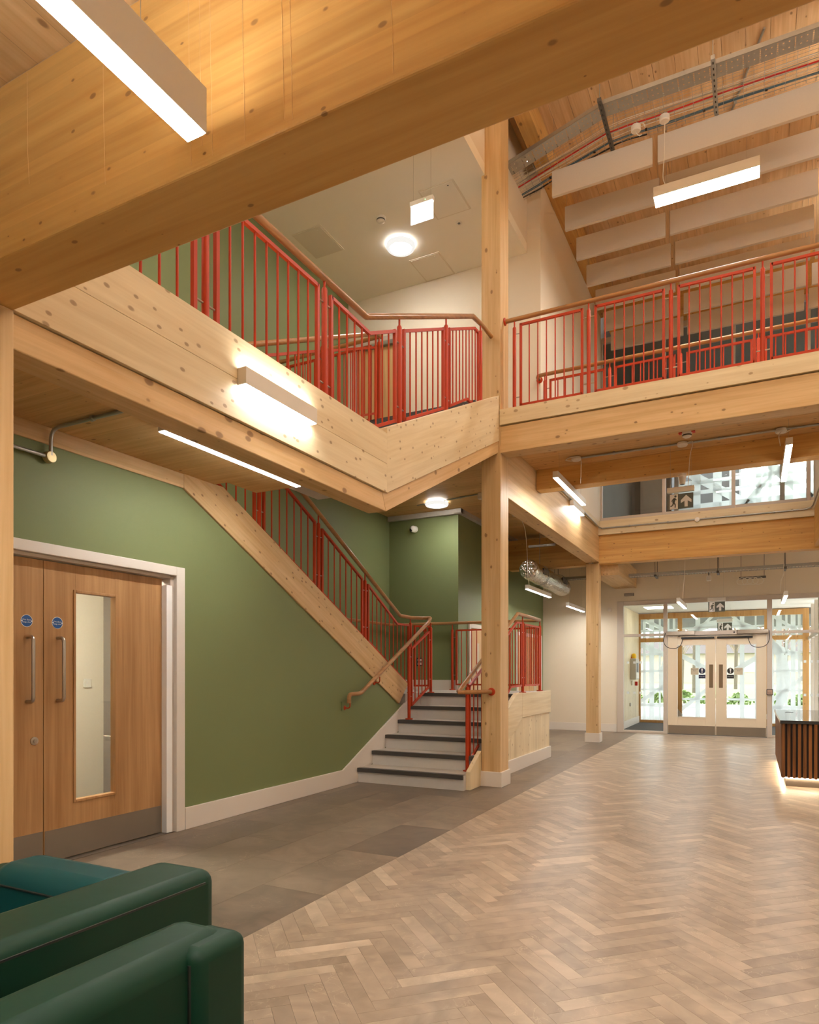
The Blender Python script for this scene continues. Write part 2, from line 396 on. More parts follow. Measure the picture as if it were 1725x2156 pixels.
for k in range(-200, 420):
    for m_ in range(-16, 24):
        for hv in (0, 1):
            u0, v0 = k * W_ + m_ * L_, k * W_ - m_ * L_
            if hv: u1, v1, v0 = u0 + W_, v0 + W_ + L_, v0 + W_
            else: u1, v1 = u0 + L_, v0 + W_
            g_ = .0005; q = [(u0 + g_, v0 + g_), (u1 - g_, v0 + g_), (u1 - g_, v1 - g_), (u0 + g_, v1 - g_)]
            q = [(c45 * (a - b), c45 * (a + b)) for a, b in q]
            if max(p[0] for p in q) < BX or min(p[0] for p in q) > 4.9 or max(p[1] for p in q) < -3.9 or min(p[1] for p in q) > 15.18: continue
            full = min(p[0] for p in q) >= BX and max(p[0] for p in q) <= 4.9 and min(p[1] for p in q) >= -3.9 and max(p[1] for p in q) <= 15.18
            cq = q if full else clip(q, BX, 4.9, -3.9, 15.18)
            if len(cq) < 3 or area(cq) < 4e-5: continue
            cx, cy = sum(p[0] for p in cq) / len(cq), sum(p[1] for p in cq) / len(cq)
            a_ = seen(cq); pc = proj(cx, cy, 0)
            if pc and ((pc[0] < 515 and pc[1] > 1810) or (cx > .3 and 8.8 < cy < 11.4)): a_ = 0
            planks.append((a_, hv, full, cq, cx, cy))
planks.sort(key=lambda p: -p[0])
pm = {}
def plank_mesh(q, cx, cy):
    b = M().prism([(x - cx, y - cy) for x, y in q], 'Z', -.004, 0).bm
    bmesh.ops.recalc_face_normals(b, faces=b.faces); me = bpy.data.meshes.new('plank'); b.to_mesh(me); b.free(); me.materials.append(plank_o); return me
for a_, hv, full, q, cx, cy in planks[:300]:
    if full:
        if hv not in pm: pm[hv] = plank_mesh(q, cx, cy)
        me = pm[hv]
    else: me = plank_mesh(q, cx, cy)
    share('plank', me, (cx, cy, 0), fl)
b = bmesh.new(); lay = b.faces.layers.float.new('tone')
for a_, hv, full, q, cx, cy in planks[300:]:
    t_ = random.random(); tv = [b.verts.new((x, y, 0)) for x, y in q]; bv = [b.verts.new((x, y, -.004)) for x, y in q]
    f_ = b.faces.new(tv); f_[lay] = t_
    for i in range(len(q)):
        j = (i + 1) % len(q); f_ = b.faces.new((bv[i], bv[j], tv[j], tv[i])); f_[lay] = t_
bmesh.ops.recalc_face_normals(b, faces=b.faces)
me = bpy.data.meshes.new('plank_field'); b.to_mesh(me); b.free(); me.materials.append(plank_s)
o_ = share('plank_field', me, (0, 0, 0), fl); o_.location = -WL[fl.name]; o_['kind'] = 'stuff'; o_['label'] = 'farther herringbone planks running to the entrance'
TW, TL = .4572, .9144; ci = 0; xr = BX
while xr > -4.21:
    xl = max(xr - TW, -4.2)
    y_ = -3.9 - (ci % 2) * TL / 2 - .12
    while y_ < 15.2:
        a0, a1 = max(y_, -3.9), min(y_ + TL, 15.2)
        if a1 - a0 > .02 and xr - xl > .02: box(xl + .0006, xr - .0006, a0 + .0006, a1 - .0006, -.004, 0).o('tile', tile_o, fl)
        y_ += TL
    xr -= TW; ci += 1

# ================================================================== walls
S('wall_left', M().prism([(4.06, 0), (8.55, 0), (8.55, .76), (7.93, .88), (4.14, 2.81), (4.14, 3.0), (1.5, 3.0), (1.5, 0), (1.88, 0), (1.88, 2.085), (4.06, 2.085)], 'X', -4.3, -4.2),
  green, 'green painted wall below the stair beside the oak double door', 'wall')
S('wall_left_near', box(-4.3, -4.2, -4.2, 1.5, 0, 3.3), green, 'green painted wall on the near side of the oak double door', 'wall')
S('wall_stairwell', M().prism([(1.4, 2.72), (4.9, 2.72), (5.2, 1.4), (6.2, 1.0), (6.2, 0), (10.32, 0), (10.32, 7.1), (1.4, 7.1)], 'X', -5.7, -5.58), green, 'tall green side wall of the stairwell behind the upper flights', 'wall')
S('wall_landing', box(-5.58, -4.30, 10.22, 10.32, 0, 3.95), green, 'green end wall of the half landing carrying the dome camera', 'wall')
S('wall_corridor', box(-4.42, -4.30, 10.32, 15.2, 0, 3.95), green, 'dark green corridor wall with oak doors beyond the half landing', 'wall')
S('wall_entrance', M().prism([(-4.42, 0), (-2.65, 0), (-2.65, 2.83), (1.27, 2.83), (1.27, 0), (5.2, 0), (5.2, 4.0), (-4.42, 4.0)], 'Y', 15.2, 15.36), cream, 'cream wall round the glazed entrance screen', 'wall')
S('wall_right', box(5.0, 5.2, -4.2, 18.4, -.2, 8.6), cream, 'cream wall on the far right of the hall', 'wall')
S('wall_back', box(-5.7, 5.2, -4.35, -4.2, -.2, 8.6), cream, 'cream wall behind the seating', 'wall')
S('wall_upper_back', box(-5.58, -2.55, 8.9, 9.02, 4.2, 8.2), cream, 'white wall at the back of the upper landing', 'wall')
S('wall_upper_side', box(-2.67, -2.55, 9.02, 12.9, 4.02, 8.2), cream, 'white wall standing over the void beside the roof beam', 'wall')
S('wall_gallery', M().box(-5.7, 5.2, 1.42, 1.55, 3.28, 8.6).box(-5.7, -4.19, 1.42, 1.5, 2.7, 3.28), cream, 'cream upper wall over the big timber beam', 'wall')
# skirtings
S('baseboard_left', M().prism([(4.15, 0), (6.86, 0), (8.3, .72), (8.3, .98), (8.09, .885), (6.56, .18), (4.15, .18)], 'X', -4.2, -4.178), whitep, 'white skirting board rising beside the lowest stair flight', 'skirting', .004)
S('baseboard_landing', box(-5.58, -4.30, 10.2, 10.22, 1.008, 1.17), whitep, 'white skirting board at the back of the half landing', 'skirting', .003)
S('baseboard_corridor', box(-4.30, -4.28, 10.32, 15.2, 0, .17), whitep, 'white skirting board along the green corridor wall', 'skirting', .003)
S('baseboard_entrance', box(-4.28, -2.66, 15.18, 15.2, 0, .17), whitep, 'white skirting board left of the entrance screen', 'skirting', .003)
S('trim_1', box(-4.34, -4.22, 10.14, 15.2, 3.88, 3.95), flat('unpainted_plaster', srgb(176, 170, 160), .8, noise=.15, nscale=12), 'grey unpainted plaster strip above the corridor wall', 'trim')
S('trim_2', box(-5.58, -4.22, 10.16, 10.23, 3.87, 3.95), MATS['unpainted_plaster'], 'grey unpainted plaster strip above the camera wall', 'trim')
# ================================================================== ceilings and slabs
S('ceiling_near', box(-4.2, 5.0, -4.2, 1.42, 3.28, 3.5), soff_y, 'pale timber ceiling above the seating area', 'ceiling')
S('ceiling_stair', box(-5.58, -2.74, 1.55, 8.9, 6.97, 7.1), ceilw, 'white plaster ceiling over the staircase', 'ceiling')
S('wall_bulkhead', box(-2.84, -2.74, 1.55, 8.9, 7.1, 8.25), cream, 'white bulkhead between stair ceiling and timber roof', 'wall')
S('ceiling_landing', box(-5.58, -2.80, 6.95, 15.2, 3.95, 4.2), soff_x, 'timber floor panel over the half landing', 'ceiling')
S('ceiling_bridge', box(-2.80, 5.0, 7.33, 8.9, 3.95, 4.2), soff_x, 'timber soffit under the red railed bridge', 'ceiling')
S('ceiling_entrance', box(-2.80, 5.0, 12.98, 18.4, 4.0, 4.1), cream, 'plain soffit over the entrance area', 'ceiling')
S('ceiling_right', box(1.1, 5.0, 8.9, 12.98, 3.95, 4.2), soff_x, 'timber soffit on the far side of the void', 'ceiling')
rf = S('ceiling_roof', box(-2.74, 5.0, 1.55, 13.0, 8.235, 8.4), deck_y, 'exposed timber roof deck above the atrium', 'ceiling')
x_ = -2.72; i_ = 0
while x_ < 4.9:
    box(x_ + .002, x_ + .238, 1.56, 13.0, 8.22 - (i_ % 3) * .002, 8.235).o('board', deck_y, rf); x_ += .24; i_ += 1
# ================================================================== columns and beams
def plinth(t, x0, x1, y0, y1): box(x0 - .02, x1 + .02, y0 - .02, y1 + .02, 0, .17).o('plinth', whitep, t, bev=.004)
def column(label, x0, x1, y0, y1, z1):
    t = T('timber_column', label, 'column', ((x0 + x1) / 2, (y0 + y1) / 2, 0), kind='structure')
    box(x0, x1, y0, y1, 0, z1).o('shaft', glu_z, t, bev=.006); plinth(t, x0, x1, y0, y1); return t
column('pale timber column beside the foot of the stair', -2.78, -2.55, 7.285, 7.565, 8.2)
column('timber column between the silver duct and entrance doors', -2.79, -2.56, 12.755, 12.98, 3.31)
column('timber column beside the oak double door carrying the big beam', -2.79, -2.555, 1.41, 1.648, 2.70)
bb = S('timber_beam', box(-4.19, 5.0, 1.418, 1.648, 2.70, 3.28), org_x, 'huge orange timber beam crossing close overhead', 'beam', .006)
for x_, z0 in ((-2.13, 2.9), (-1.768, 2.78), (-1.418, 2.72), (-1.377, 2.76), (-1.339, 2.72), (-1.225, 2.72), (-1.095, 2.73), (-1.069, 2.72), (-.775, 2.72)):
    M().tube([(x_, 1.4175, 3.27), (x_ + .004, 1.4172, 3.0), (x_ + .012, 1.417, z0)], .0006, 5).o('varnish_drip', drip, bb)
S('timber_beam', M().prism([(1.65, 2.56), (4.66, 2.56), (4.60, 2.70), (1.65, 2.70)], 'X', -2.735, -2.575), glu_y, 'slim timber beam under the lower gallery edge', 'beam', .005)
S('timber_beam', M().prism([(4.6605, 2.56), (7.28, 3.775), (7.28, 3.93), (4.60, 2.701)], 'X', -2.735, -2.575), glu_up, 'slim timber beam rising under the upper stair flight', 'beam', .004)
S('timber_beam', box(-2.55, 5.0, 7.285, 7.50, 3.77, 4.07), glu_x, 'timber edge beam under the red railed bridge', 'beam', .005)
S('timber_beam', box(-2.55, 5.0, 8.70, 8.90, 3.69, 3.95), org_x, 'orange timber beam behind the bridge soffit conduit', 'beam', .005)
S('timber_beam', box(-2.79, -2.555, 7.565, 12.755, 3.33, 3.949), glu_y, 'long timber beam between the two pale columns', 'beam', .005)
S('timber_beam', box(-2.56, 5.0, 12.755, 12.98, 3.30, 3.82), org_x, 'orange timber beam below the high level window', 'beam', .005)
S('timber_beam', box(-4.30, -2.79, 12.755, 12.98, 3.29, 3.87), org_x, 'orange timber beam above the silver duct', 'beam', .005)
S('timber_beam', box(-2.70, -2.25, 12.98, 15.2, 3.11, 3.5), glu_y, 'short timber beam running back to the entrance wall', 'beam', .004)
S('timber_beam', box(.87, 1.10, 8.9, 12.755, 3.33, 3.95), org_y, 'orange timber beam on the far edge of the void', 'beam', .005)
S('timber_beam', box(-2.55, -2.36, 1.55, 12.9, 7.90, 8.22), org_y, 'timber roof beam beside the white upper wall', 'beam', .005)
S('timber_beam', box(-2.36, 5.0, 12.72, 12.95, 7.52, 8.22), org_x, 'timber roof beam above the upper window', 'beam', .005)
# pale timber edge boards
f3 = T('trim_3', 'pale knotty timber fascia of the lower gallery', 'fascia', (-2.6, 3.1, 2.705), kind='structure')
box(-2.64, -2.56, 1.65, 4.655, 2.705, 2.928).o('board', clt_y, f3, bev=.002); box(-2.64, -2.56, 1.65, 4.655, 2.9295, 3.17).o('board', clt_y, f3, bev=.002)
S('trim_4', M().prism([(4.657, 2.704), (7.27, 3.905), (7.27, 4.415), (4.657, 3.218)], 'X', -2.64, -2.562), clt_up, 'pale knotty timber fascia of the upper flight', 'fascia', .003)
S('trim_5', M().box(-2.555, 1.2, 7.265, 7.33, 4.08, 4.255), clt_x, 'pale timber edge board of the bridge up to its joint', 'fascia', .003)
S('trim_6', M().box(1.203, 5.0, 7.265, 7.33, 4.08, 4.255), clt_x, 'pale timber edge board of the bridge past its joint', 'fascia', .003)
S('trim_7', box(-2.555, .87, 12.70, 12.90, 3.82, 4.075), clt_x, 'pale timber upstand below the high level window', 'fascia', .003)
S('trim_8', box(-2.62, -2.535, 8.9, 12.7, 3.95, 4.06), clt_y, 'pale timber upstand above the long beam', 'fascia', .003)
S('trim_9', box(.87, .93, 8.9, 12.9, 3.95, 4.9), cream, 'cream reveal beside the high level window', 'trim')
S('trim_10', box(-4.28, -4.185, 1.5, 4.135, 2.815, 2.93), glu_y, 'pale timber edge beam on top of the green wall', 'trim', .004)
# lower gallery slab (notched where the second flight arrives)
S('ceiling_gallery', M().prism([(-5.58, 1.5), (-2.64, 1.5), (-2.64, 4.87), (-4.04, 4.87), (-4.04, 4.49), (-5.58, 4.49)], 'Z', 2.93, 3.185), soff_x, 'timber soffit of the lower gallery', 'ceiling')

# ================================================================== staircase
RI, GO = .168, .34
def flight(label, x0, x1, y0, z0, n, dirn, base, GO=GO):
    """n risers, first riser face at y0"""
    t = T('stair_flight', label, 'stairs', ((x0 + x1) / 2, y0, base(0)), None, 'structure')
    for i in range(n):
        ya = y0 + dirn * GO * i; yb = y0 + dirn * (GO * (i + 1) + .02); zt = z0 + RI * (i + 1)
        st = box(x0, x1, min(ya, yb), max(ya, yb), base(i), zt - .006).o('step', stairw, t)
        box(x0, x1, min(ya - dirn * .012, yb), max(ya - dirn * .012, yb), zt - .006, zt).o('tread', tread, st)
        n0 = ya - dirn * .022
        M().box(x0 + .002, x1 - .002, min(n0, ya - dirn * .001), max(n0, ya - dirn * .001), zt - .044, zt + .001).box(x0 + .002, x1 - .002, min(n0, ya + dirn * .05), max(n0, ya + dirn * .05), zt, zt + .002).o('nosing', dark, st)
    return t
flight('lowest stair flight with pale risers and dark nosings', -4.178, -2.83, 6.88, 0, 6, 1, lambda i: 0)
flight('second stair flight climbing along the green side wall', -5.58, -4.3, 8.1, 1.008, 12, -1, lambda i: 1.0 + RI * max(0, i - 1))
flight('upper stair flight behind the pale sloping fascia', -3.95, -2.64, 4.99, 3.185, 6, 1, lambda i: 3.05 + RI * max(0, i - 1), .355)
S('floor_landing', M().box(-5.58, -2.83, 8.942, 10.22, .78, 1.008).box(-5.58, -4.18, 8.1, 8.942, .78, 1.008), tread, 'half landing floor at the top of the lowest flight', 'floor')
S('floor_upper', box(-5.58, -2.57, 6.95, 8.9, 4.2, 4.206), tread, 'upper landing floor behind the column', 'floor')
st = T('stair_stringer', 'sloping timber stringer across the green wall', 'stringer', (-4.25, 6, .88), kind='structure')
M().prism([(4.135, 2.815), (4.135, 2.935), (4.60, 2.935), (8.19, 1.14), (7.93, .882)], 'X', -4.31, -4.18).o('plank_face', glu_dn, st, bev=.005)
st = T('stair_stringer', 'pale timber side panel enclosing the lowest flight and half landing', 'stringer', (-2.8, 8.6, 0), kind='structure')
M().prism([(6.94, 0), (7.285, 0), (7.285, .40), (6.94, .2)], 'X', -2.83, -2.78).o('front_cheek', clt_z, st, bev=.003)
M().prism([(7.56, .0), (10.25, 0), (10.25, .7), (7.56, .7)], 'X', -2.83, -2.80).o('lower_panel', clt_z, st)
M().prism([(7.56, .06), (8.83, .69), (8.83, 1.024), (8.62, 1.024), (7.56, .50)], 'X', -2.84, -2.778).o('sloping_board', clt_y, st, bev=.003)
box(-2.84, -2.778, 8.832, 10.25, .69, 1.015).o('landing_board', clt_y, st, bev=.003)
box(-2.80, -2.775, 7.565, 10.26, 0, .17).o('skirting', whitep, st, bev=.003)
box(-4.3, -2.83, 10.22, 10.25, 0, 1.0).o('end_panel', clt_z, st)
box(-2.60, -2.57, 6.95, 7.28, 4.05, 4.2).o('landing_edge', clt_y, st)

# ================================================================== balustrades
def _m(name, m, mat):
    bmesh.ops.recalc_face_normals(m.bm, faces=m.bm.faces); me = bpy.data.meshes.new(name); m.bm.to_mesh(me); m.bm.free(); me.materials.append(mat); return me
BOLT = {'x': _m('bolt', M().cyl((-.03, 0, 0), (.03, 0, 0), .006, 8), steel), 'y': _m('bolt', M().cyl((0, -.03, 0), (0, .03, 0), .006, 8), steel)}
def interp(poly, s):
    for (a, za), (b_, zb_) in zip(poly, poly[1:]):
        if s <= b_ + 1e-9: return za + (zb_ - za) * (s - a) / max(1e-9, b_ - a)
    return poly[-1][1]
def post(t, x, y, z0, z1, zh, flange=False, r=.021):
    p = M().lathe((x, y, 0), [(r, z0), (r, z1 - .012), (r * .75, z1), (.0085, z1 + .001), (.0085, zh)], n=14).o('post', red, t, smooth=True)
    if flange: M().lathe((x, y, 0), [(.05, z0), (.05, z0 + .012), (.03, z0 + .016)], n=18).o('base_flange', red, p, smooth=True)
    return p
def panel(t, p0, p1, zb, zt, nb):
    """infill frame between plan points with bottom and top profiles [(s,z)]"""
    L = lambda s: (p0[0] + (p1[0] - p0[0]) * s, p0[1] + (p1[1] - p0[1]) * s)
    q = math.sqrt(.5) * .025; m = M(); ph = math.pi / 4
    m.tube([(*L(s), z) for s, z in zt], q, 4, phase=ph); m.tube([(*L(s), z) for s, z in zb], q, 4, phase=ph)
    m.tube([(*L(0), zb[0][1] - .012), (*L(0), zt[0][1] + .012)], q, 4, phase=ph); m.tube([(*L(1), zb[-1][1] - .012), (*L(1), zt[-1][1] + .012)], q, 4, phase=ph)
    fr = m.o('infill_frame', red, t)
    for i in range(nb):
        s = (i + 1) / (nb + 1); x, y = L(s)
        M().cyl((x, y, interp(zb, s)), (x, y, interp(zt, s)), .0075, 8).o('baluster', red, fr, smooth=True)
    return fr
def bolts(t, x, y, ax, zs, sides=(-1, 1)):
    for s in sides:
        for z in zs: share('bolt', BOLT[ax], (x + (s * .04 if ax == 'x' else 0), y + (s * .04 if ax == 'y' else 0), z), t)
def rail(t, pts, ax, r=.0245): return M().tube(pts, r, 14).o('handrail', hand[ax], t, smooth=True)
def rose(t, c, axis, sg=1, r=.042):
    M().lathe(c, [(r, 0), (r, sg * .012), (r * .7, sg * .018)], axis, 20).o('wall_rose', red, t, smooth=True)

# --- bridge, near edge
t = T('balustrade', 'red balustrade along the near edge of the bridge', 'balustrade', (1, 7.42, 4.2))
px = [-2.43 + .835 * i for i in range(7)]
for x in px: post(t, x, 7.42, 4.2, 5.22, 5.29)
for i, (a, c) in enumerate(zip(px, px[1:])):
    panel(t, (a + .075, 7.42), (c - .07, 7.42), [(0, 4.325), (1, 4.325)], [(0, 5.235), (1, 5.235)], 6)
for i, x in enumerate(px): bolts(t, x, 7.42, 'x', (4.42, 5.14), (1,) if i == 0 else (-1, 1))
rail(t, [(-2.55, 7.42, 5.31), (2.7, 7.42, 5.31)], 'x'); rose(t, (-2.549, 7.42, 5.31), 'X')
# --- bridge, far edge
t = T('balustrade', 'red balustrade along the far edge of the bridge', 'balustrade', (1, 8.75, 4.2))
px = [-2.45 + .832 * i for i in range(6)]
for x in px: post(t, x, 8.75, 4.2, 5.13, 5.2)
for a, c in zip(px, px[1:]): panel(t, (a + .075, 8.75), (c - .07, 8.75), [(0, 4.32), (1, 4.32)], [(0, 5.12), (1, 5.12)], 6)
for i, x in enumerate(px): bolts(t, x, 8.75, 'x', (4.42, 5.02), (1,) if i == 0 else (-1, 1))
rail(t, [(-2.56, 8.86, 5.21), (-2.56, 8.8, 5.21), (-2.54, 8.76, 5.21), (-2.5, 8.75, 5.21), (1.8, 8.75, 5.21)], 'x'); rose(t, (-2.56, 8.895, 5.21), 'Y', -1)
# --- lower gallery and upper flight, outer edge
t = T('balustrade', 'red balustrade above the pale fascia of gallery and upper flight', 'balustrade', (-2.66, 4.6, 3.18)); X = -2.66
for y, z0, z1, zh in ((1.68, 3.0, 3.965, 4.03), (2.785, 3.0, 3.965, 4.03), (3.931, 3.0, 3.965, 4.03), (5.048, 3.2, 4.21, 4.27), (6.019, 3.6, 4.66, 4.73), (6.945, 4.1, 5.02, 5.08)): post(t, X, y, z0, z1, zh)
panel(t, (X, 1.76), (X, 2.70), [(0, 3.1), (1, 3.1)], [(0, 3.94), (1, 3.94)], 7)
panel(t, (X, 2.87), (X, 3.845), [(0, 3.1), (1, 3.1)], [(0, 3.94), (1, 3.94)], 8)
panel(t, (X, 4.012), (X, 4.965), [(0, 3.1), (.66, 3.235), (1, 3.385)], [(0, 3.94), (.56, 3.925), (1, 4.13)], 8)
panel(t, (X, 5.13), (X, 5.945), [(0, 3.45), (1, 3.83)], [(0, 4.205), (1, 4.59)], 6)
panel(t, (X, 6.095), (X, 6.875), [(0, 3.905), (.58, 4.135), (1, 4.14)], [(0, 4.655), (.86, 4.968), (1, 4.972)], 8)
for y, a, c in ((2.785, 3.3, 3.86), (3.931, 3.3, 3.86), (5.048, 3.52, 4.06), (6.019, 3.95, 4.5)): bolts(t, X, y, 'y', (a, c))
rail(t, [(X, 1.66, 4.035), (X, 4.50, 4.035), (X, 6.72, 5.075), (X, 7.03, 5.11), (X, 7.285, 5.11)], 'y')
# --- upper flight, inner edge and upper landing guard
t = T('balustrade', 'red balustrade on the inner side of the upper flight', 'balustrade', (-3.95, 5.8, 3.18)); X = -3.95
for y, z0, z1 in ((4.62, 3.19, 4.08), (5.8, 3.7, 4.64), (6.98, 4.2, 5.2)): post(t, X, y, z0, z1, z1 + .07)
panel(t, (X, 4.7), (X, 5.72), [(0, 3.34), (1, 3.83)], [(0, 4.08), (1, 4.56)], 7)
panel(t, (X, 5.88), (X, 6.9), [(0, 3.9), (1, 4.33)], [(0, 4.63), (1, 5.1)], 7)
bolts(t, X, 5.8, 'y', (4.0, 4.5))
rail(t, [(X, 4.3, 4.12), (X, 4.62, 4.15), (X, 6.9, 5.26), (X, 7.03, 5.28)], 'y')
t = T('balustrade', 'red balustrade guarding the upper landing over the second flight', 'balustrade', (-4.8, 7.03, 4.2))
px = [-4.02, -4.82, -5.5]
for x in px: post(t, x, 7.03, 4.2, 5.2, 5.27)
for a, c in zip(px, px[1:]): panel(t, (a - .075, 7.03), (c + .07, 7.03), [(0, 4.32), (1, 4.32)], [(0, 5.2), (1, 5.2)], 6)
bolts(t, -4.82, 7.03, 'x', (4.45, 5.1))
rail(t, [(-3.95, 7.03, 5.29), (-5.57, 7.03, 5.29)], 'x')
# --- second flight, above the stringer
t = T('balustrade', 'red balustrade above the sloping stringer on the green wall', 'balustrade', (-4.25, 6.8, 1.1)); X = -4.25
for y, z0, z1 in ((5.166, 2.55, 3.40), (6.164, 2.1, 2.93), (7.162, 1.55, 2.425), (8.394, 1.008, 1.985)): post(t, X, y, z0, z1, z1 + .08, flange=y > 8)
panel(t, (X, 4.2), (X, 5.095), [(0, 3.18), (1, 2.72)], [(0, 3.86), (1, 3.42)], 6)
panel(t, (X, 5.235), (X, 6.09), [(0, 2.66), (1, 2.24)], [(0, 3.355), (1, 2.925)], 6)
panel(t, (X, 6.235), (X, 7.09), [(0, 2.17), (1, 1.74)], [(0, 2.87), (1, 2.43)], 6)
panel(t, (X, 7.235), (X, 8.33), [(0, 1.68), (1, 1.12)], [(0, 2.375), (.70, 1.945), (1, 1.945)], 9)
for y, a, c in ((5.166, 2.85, 3.25), (6.164, 2.36, 2.78), (7.162, 1.85, 2.30)): bolts(t, X, y, 'y', (a, c))
rail(t, [(X, 4.2, 4.05), (X, 8.08, 2.06), (X, 8.42, 2.055), (-4.16, 8.60, 2.06), (-4.05, 8.62, 2.06)], 'y')
# --- lowest flight, wall side
t = T('balustrade', 'short red balustrade at the head of the lowest flight by the green wall', 'balustrade', (-4.05, 8.3, .67)); X = -4.05
post(t, X, 7.958, .678, 1.63, 1.635, True); post(t, X, 8.632, 1.008, 1.93, 1.99, True)
panel(t, (X, 8.03), (X, 8.56), [(0, .86), (1, 1.09)], [(0, 1.61), (1, 1.86)], 4)
panel(t, (-4.22, 8.47), (-4.07, 8.63), [(0, 1.11), (1, 1.11)], [(0, 1.94), (1, 1.94)], 2)
bolts(t, X, 7.958, 'y', (.98, 1.5), (1,)); bolts(t, X, 8.632, 'y', (1.2, 1.75), (-1,))
t = T('wall_handrail', 'oak handrail with turned down end on the green wall at the stair foot', 'handrail', (-4.1, 7.5, .95))
rail(t, fillet([(-4.12, 6.585, .945), (-4.12, 6.585, 1.045), (-4.11, 6.825, 1.05), (-4.05, 8.57, 2.0), (-4.05, 8.62, 2.06)], .055), 'y')
for y, z in ((6.60, .98), (7.29, 1.26)):
    M().tube(fillet([(-4.20, y, z - .09), (-4.115, y, z - .095), (-4.115, y, z - .02)], .05), .007, 8).o('bracket', red, t, smooth=True)
    rose(t, (-4.199, y, z - .09), 'X', 1, .03)
box(-4.2, -4.185, 6.54, 6.62, .86, .96).o('backing_plate', green, t)
# --- lowest flight, column side and half landing
t = T('balustrade', 'red balustrade beside the column up to the half landing', 'balustrade', (-2.92, 8.6, .17)); X = -2.92
for y, z0, z1 in ((7.205, .168, 1.13), (9.285, 1.008, 2.01), (10.15, 1.008, 2.01)): post(t, X, y, z0, z1, z1 + (.02 if y < 8 else .08), True)
panel(t, (X, 7.275), (X, 9.21), [(0, .27), (.77, 1.10), (1, 1.11)], [(0, 1.14), (.90, 1.985), (1, 1.99)], 14)
panel(t, (X, 9.36), (X, 10.08), [(0, 1.11), (1, 1.11)], [(0, 1.98), (1, 1.98)], 7)
for y in (9.285, 10.15): bolts(t, X, y, 'y', (1.22, 1.86), (-1, 1) if y < 10 else (-1,))
rail(t, [(-2.66, 7.27, 1.077), (-2.84, 6.98, 1.077), (-2.90, 6.925, 1.077), (-2.92, 6.95, 1.085), (-2.92, 9.06, 2.11), (-2.92, 10.13, 2.095), (-2.95, 10.155, 2.095), (-3.0, 10.155, 2.095)], 'y')
rose(t, (-2.655, 7.284, 1.077), 'Y', -1, .044)
t = T('balustrade', 'red balustrade across the back of the half landing', 'balustrade', (-3.6, 10.15, 1.008))
for x in (-4.375, -3.62): post(t, x, 10.15, 1.008, 1.99, 2.07, True)
panel(t, (-4.30, 10.15), (-3.69, 10.15), [(0, 1.1), (1, 1.1)], [(0, 1.975), (1, 1.975)], 6)
panel(t, (-3.55, 10.15), (-2.99, 10.15), [(0, 1.1), (1, 1.1)], [(0, 1.975), (1, 1.975)], 6)
bolts(t, -4.375, 10.15, 'x', (1.25, 1.86), (1,)); bolts(t, -3.62, 10.15, 'x', (1.25, 1.86))
rail(t, [(-5.50, 8.7, 2.1), (-5.50, 10.05, 2.1), (-5.46, 10.14, 2.1), (-5.38, 10.155, 2.1), (-2.97, 10.155, 2.09)], 'x')
M().tube([(-4.9, 10.22, 2.0), (-4.9, 10.165, 1.99), (-4.9, 10.155, 2.07)], .007, 8).o('bracket', red, t, smooth=True); rose(t, (-4.9, 10.219, 2.0), 'Y', -1, .035)

# ================================================================== oak double door in the green wall
d1 = T('door_1', 'oak veneered double door with narrow glass panel in the green wall', 'door', (-4.25, 3.0, 0), kind='structure')
M().box(-4.3, -4.18, 4.055, 4.145, 0, 2.155).box(-4.3, -4.18, 1.80, 4.055, 2.082, 2.155).box(-4.3, -4.18, 1.80, 1.885, 0, 2.082).o('architrave', whitep, d1, bev=.004)
M().box(-4.34, -4.215, 4.02, 4.055, 0, 2.075).box(-4.34, -4.215, 1.885, 4.02, 2.058, 2.082).box(-4.34, -4.215, 1.885, 1.91, 0, 2.075).o('frame', greyp, d1, bev=.003)
XF = -4.262
def leaf(y0, y1, vis):
    m = M()
    if vis:
        a, b_, c, d = vis
        m.box(-4.306, XF, y0, a, .012, 2.052).box(-4.306, XF, b_, y1, .012, 2.052).box(-4.306, XF, a, b_, .012, c).box(-4.306, XF, a, b_, d, 2.052)
    else: m.box(-4.306, XF, y0, y1, .012, 2.052)
    return m.o('leaf', oak_z, d1, bev=.0015)
lf = leaf(2.954, 3.975, (3.19, 3.525, .40, 1.862))
a, b_, c, d = 3.19, 3.525, .40, 1.862
M().box(-4.31, XF + .008, a - .016, a + .003, c - .016, d + .016).box(-4.31, XF + .008, b_ - .003, b_ + .016, c - .016, d + .016).box(-4.31, XF + .008, a + .003, b_ - .003, c - .016, c + .003).box(-4.31, XF + .008, a + .003, b_ - .003, d - .003, d + .016).o('glazing_bead', oak_z, lf, bev=.003)
box(-4.288, -4.282, a + .001, b_ - .001, c + .001, d - .001).o('pane', glass, lf)
box(XF, XF + .002, 2.96, 3.965, .014, .225).o('kick_plate', kick, lf)
l2 = leaf(1.91, 2.949, None); box(XF, XF + .002, 1.93, 2.945, .014, .229).o('kick_plate', kick, l2)
